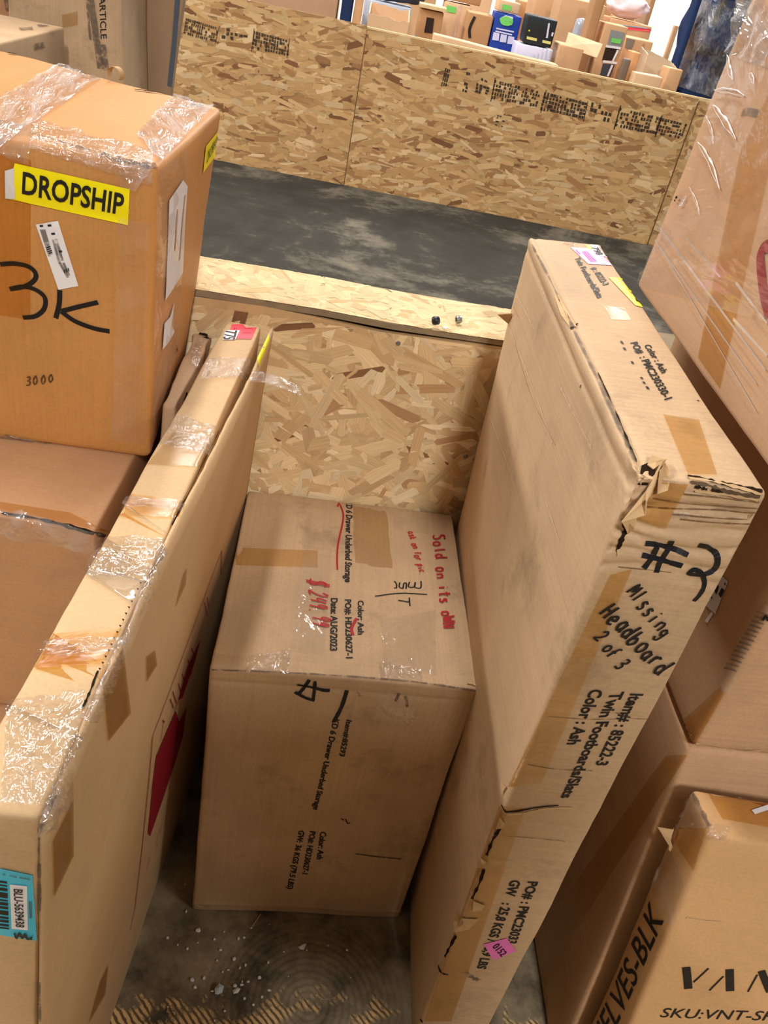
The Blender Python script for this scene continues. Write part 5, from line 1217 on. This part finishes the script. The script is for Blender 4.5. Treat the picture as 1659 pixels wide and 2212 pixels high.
c0 = on_y(1220, 100, 7.14); ply('raised_flap', B.o, [c0, c0+Vector((.26, 0, -.03)), c0+Vector((.30, .10, .06)), c0+Vector((.02, .10, .09))], K2, .006)
B = bgbox('large_carton', 'large brown carton standing behind the bottle, with a green label', (1215, -10), (1312, 14), 8.15, K1, depth=0.35, seed=46)
face_poly('green_label', B, [(1274, 14), (1284, 17), (1282, 27), (1272, 24)], M_GRN)
b_ = on_y(1249, 88, 7.85)
tag(lathe('wrapped_bottle', [(.0001, 0), (.07, 0), (.075, .02), (.075, .62), (.06, .66), (.055, .90), (.05, .93), (.0001, .94)], plain('grey_film_wrap', (168, 176, 186), .2, .8), None, (b_.x, 7.90, 0)), None)
bo = bpy.data.objects['wrapped_bottle']; z_t = on_y(1257, 38, 7.90).z; bo.scale = (1, 1, z_t/.94); tag(bo, 'tall bottle wrapped in grey film before the large brown carton', 'bottle')
bgbox('brown_column_carton', 'very tall narrow brown carton leaning between bottle and shelf boxes', (1294, -30), (1314, -24), 7.46, K3, depth=0.20, seed=47)
B = bgbox('cubby_carton', 'tall carton with grey front panel, green label and dark cubbies', (1309, 46), (1358, 62), 7.46, K1, depth=0.26, seed=48)
face_poly('grey_panel', B, [(1320, 64), (1350, 71), (1342, 102), (1312, 97)], plain('grey_panel', (140, 146, 148), .5), .005); face_poly('green_label', B, [(1321, 81), (1342, 85), (1339, 95), (1319, 91)], M_GRN, .010)
face_poly('cubby', B, [(1308, 102), (1336, 106), (1328, 130), (1300, 130)], M_DKHOLE, .005); face_poly('cubby', B, [(1302, 137), (1328, 140), (1318, 166), (1296, 162)], M_DGREY, .005)
strokes('cubby_rail', B, [[(1308, 99), (1340, 104)], [(1302, 132), (1332, 136)], [(1334, 108), (1323, 132)], [(1322, 140), (1312, 164)]], .016, M_WHITE, .012, smooth=False)
B = bgbox('small_carton', 'tan carton carrying the pale pink bag', (1322, 38), (1410, 58), 8.15, K1, depth=0.35, seed=50)
face_poly('blue_label', B, [(1392, 48), (1400, 50), (1398, 62), (1390, 60)], plain('light_blue_label', (120, 190, 226), .5)); face_poly('red_label', B, [(1404, 62), (1409, 63), (1408, 70), (1403, 69)], M_REDLAB)
zt = (on_y(1322, 38, 8.15).z+on_y(1410, 58, 8.15).z)/2
bag('pink_bag', 'pale pink plastic bag lying on a tan carton', (1353, 25), 8.30, .17, .13, .085, M_PINKP, 8, zt+.006)
B = bgbox('tall_carton', 'tan carton with grey panel beside the cubby carton', (1354, 78), (1410, 94), 7.80, K1, depth=0.26, seed=51)
face_poly('grey_panel', B, [(1354, 82), (1372, 87), (1364, 108), (1350, 103)], plain('dull_grey_panel', (136, 126, 112), .6)); face_poly('green_label', B, [(1376, 72), (1388, 75), (1387, 82), (1375, 79)], M_GRN)
strokes('printed_line', B, [[(1391, 94), (1382, 126)]], .018, K3, .004, smooth=False)
B = bgbox('panel_carton', 'narrow orange tan carton standing left of the light open box', (1370, 112), (1384, 116), 7.20, card('kraft_back_orange', (214, 158, 108), 'u', .02, .1, 25), depth=.2, seed=52)
bgbox('dark_panel', 'small dark panel leaning between the cubby carton and orange carton', (1350, 126), (1362, 132), 7.12, plain('brown_grey_panel', (122, 104, 88), .6), depth=.05, seed=53, cat='panel')
open_carton('open_carton', 'light wooden looking open box near the wrapped navy stack', (1400, 118), (1466, 150), 7.46, card('pale_board', (220, 196, 164), 'u', .02, .1, 26), .26, .03, seed=6, wavy=.006)
bgbox('end_carton', 'square tan carton end beside the wrapped navy stack', (1446, 146), (1476, 152), 7.16, K1, depth=0.20, seed=54)
bgbox('low_carton', 'low pale carton right behind the far partition near its right end', (1374, 154), (1432, 170), 7.00, K2, depth=0.14, seed=55)
# back fill: cartons stacked on pallets further off
rnd = random.Random(12); row = 0
for k, (x0, x1, y0) in enumerate(((870, 950, -60), (1030, 1075, -60), (1128, 1160, 2), (1162, 1200, -16), (1204, 1222, -40), (1318, 1356, -46), (1360, 1384, -10), (1386, 1408, -6), (1409, 1428, -40))):
    B = bgbox('stacked_goods_carton', ('plain tan carton above the thin shelf board', 'tan carton behind the blue box, left of its green labelled carton', 'tan carton with green label left behind the black box', 'tan carton right above the black box',
             'narrow tan carton strip left of the large brown carton', 'tan carton high above the pink bag', 'small carton right behind the pink bag', 'tan carton next to the bright wall', 'last narrow carton against the bright wall')[k],
             (x0, y0), (x1, y0+(x1-x0)*.22), 8.9+.62*(k % 3), (K1, K2, K3)[k % 3], depth=.5, seed=60+k)
    if k == 2: face_poly('green_label', B, [(1143, 10), (1152, 12), (1150, 30), (1142, 28)], M_GRN)
# stretch wrapped navy stack by the bright wall
x0, x1 = on_y(1500, 120, 7.5).x, on_y(1640, 120, 7.5).x
x0 += .02
ws_ = carton('wrapped_navy_stack', 'tall stack in navy blankets under shiny stretch film, right of the bright wall', 'bundle',
             [(x0, 7.5, 0), (x1, 7.55, 0), (x1, 8.3, 0), (x0, 8.2, 0), (x0+.03, 7.5, 2.2), (x1, 7.55, 2.2), (x1, 8.3, 2.2), (x0+.03, 8.2, 2.2)], M_NAVY, .06, .04, .02, 3, 70,
             lambda u, v, w, n, p: .015*math.sin(p.z*14+p.x*3))
for k, (q, m, w) in enumerate((([(1502, -5), (1620, 4), (1550, 215), (1462, 186)], M_FILMF, .02), ([(1500, 0), (1552, 10), (1506, 130), (1468, 120)], M_FILMF, .025), ([(1484, 84), (1570, 112), (1564, 136), (1474, 106)], M_OLIVE, .004),
                             ([(1542, 130), (1562, 136), (1540, 214), (1516, 206)], M_OLIVE, .003), ([(1560, -4), (1572, -2), (1545, 60), (1535, 56)], M_OLIVE, .003))):
    patch('stretch_film' if m is M_FILMF else 'tape_strip', ws_, q, m, 24, 34, .006+.002*k, w, 7, 30+k)
x2 = on_y(1478, 100, 7.62).x
tag(box_mesh('blanket_roll', (x2-.02, 7.62, 0), (x0-.06, 7.78, 1.75), M_NAVY, bevel=.03), 'dark navy roll standing between the bright wall and wrapped stack', 'roll')
x3 = on_y(1458, 60, 7.8).x
tag(box_mesh('leaning_board', (x3, 7.82, 0), (x2-.03, 7.86, on_y(1462, 56, 7.82).z), plain('tan_board', (214, 172, 130), .7), bevel=.004), 'tan board standing against the bright wall beside the navy roll', 'board')
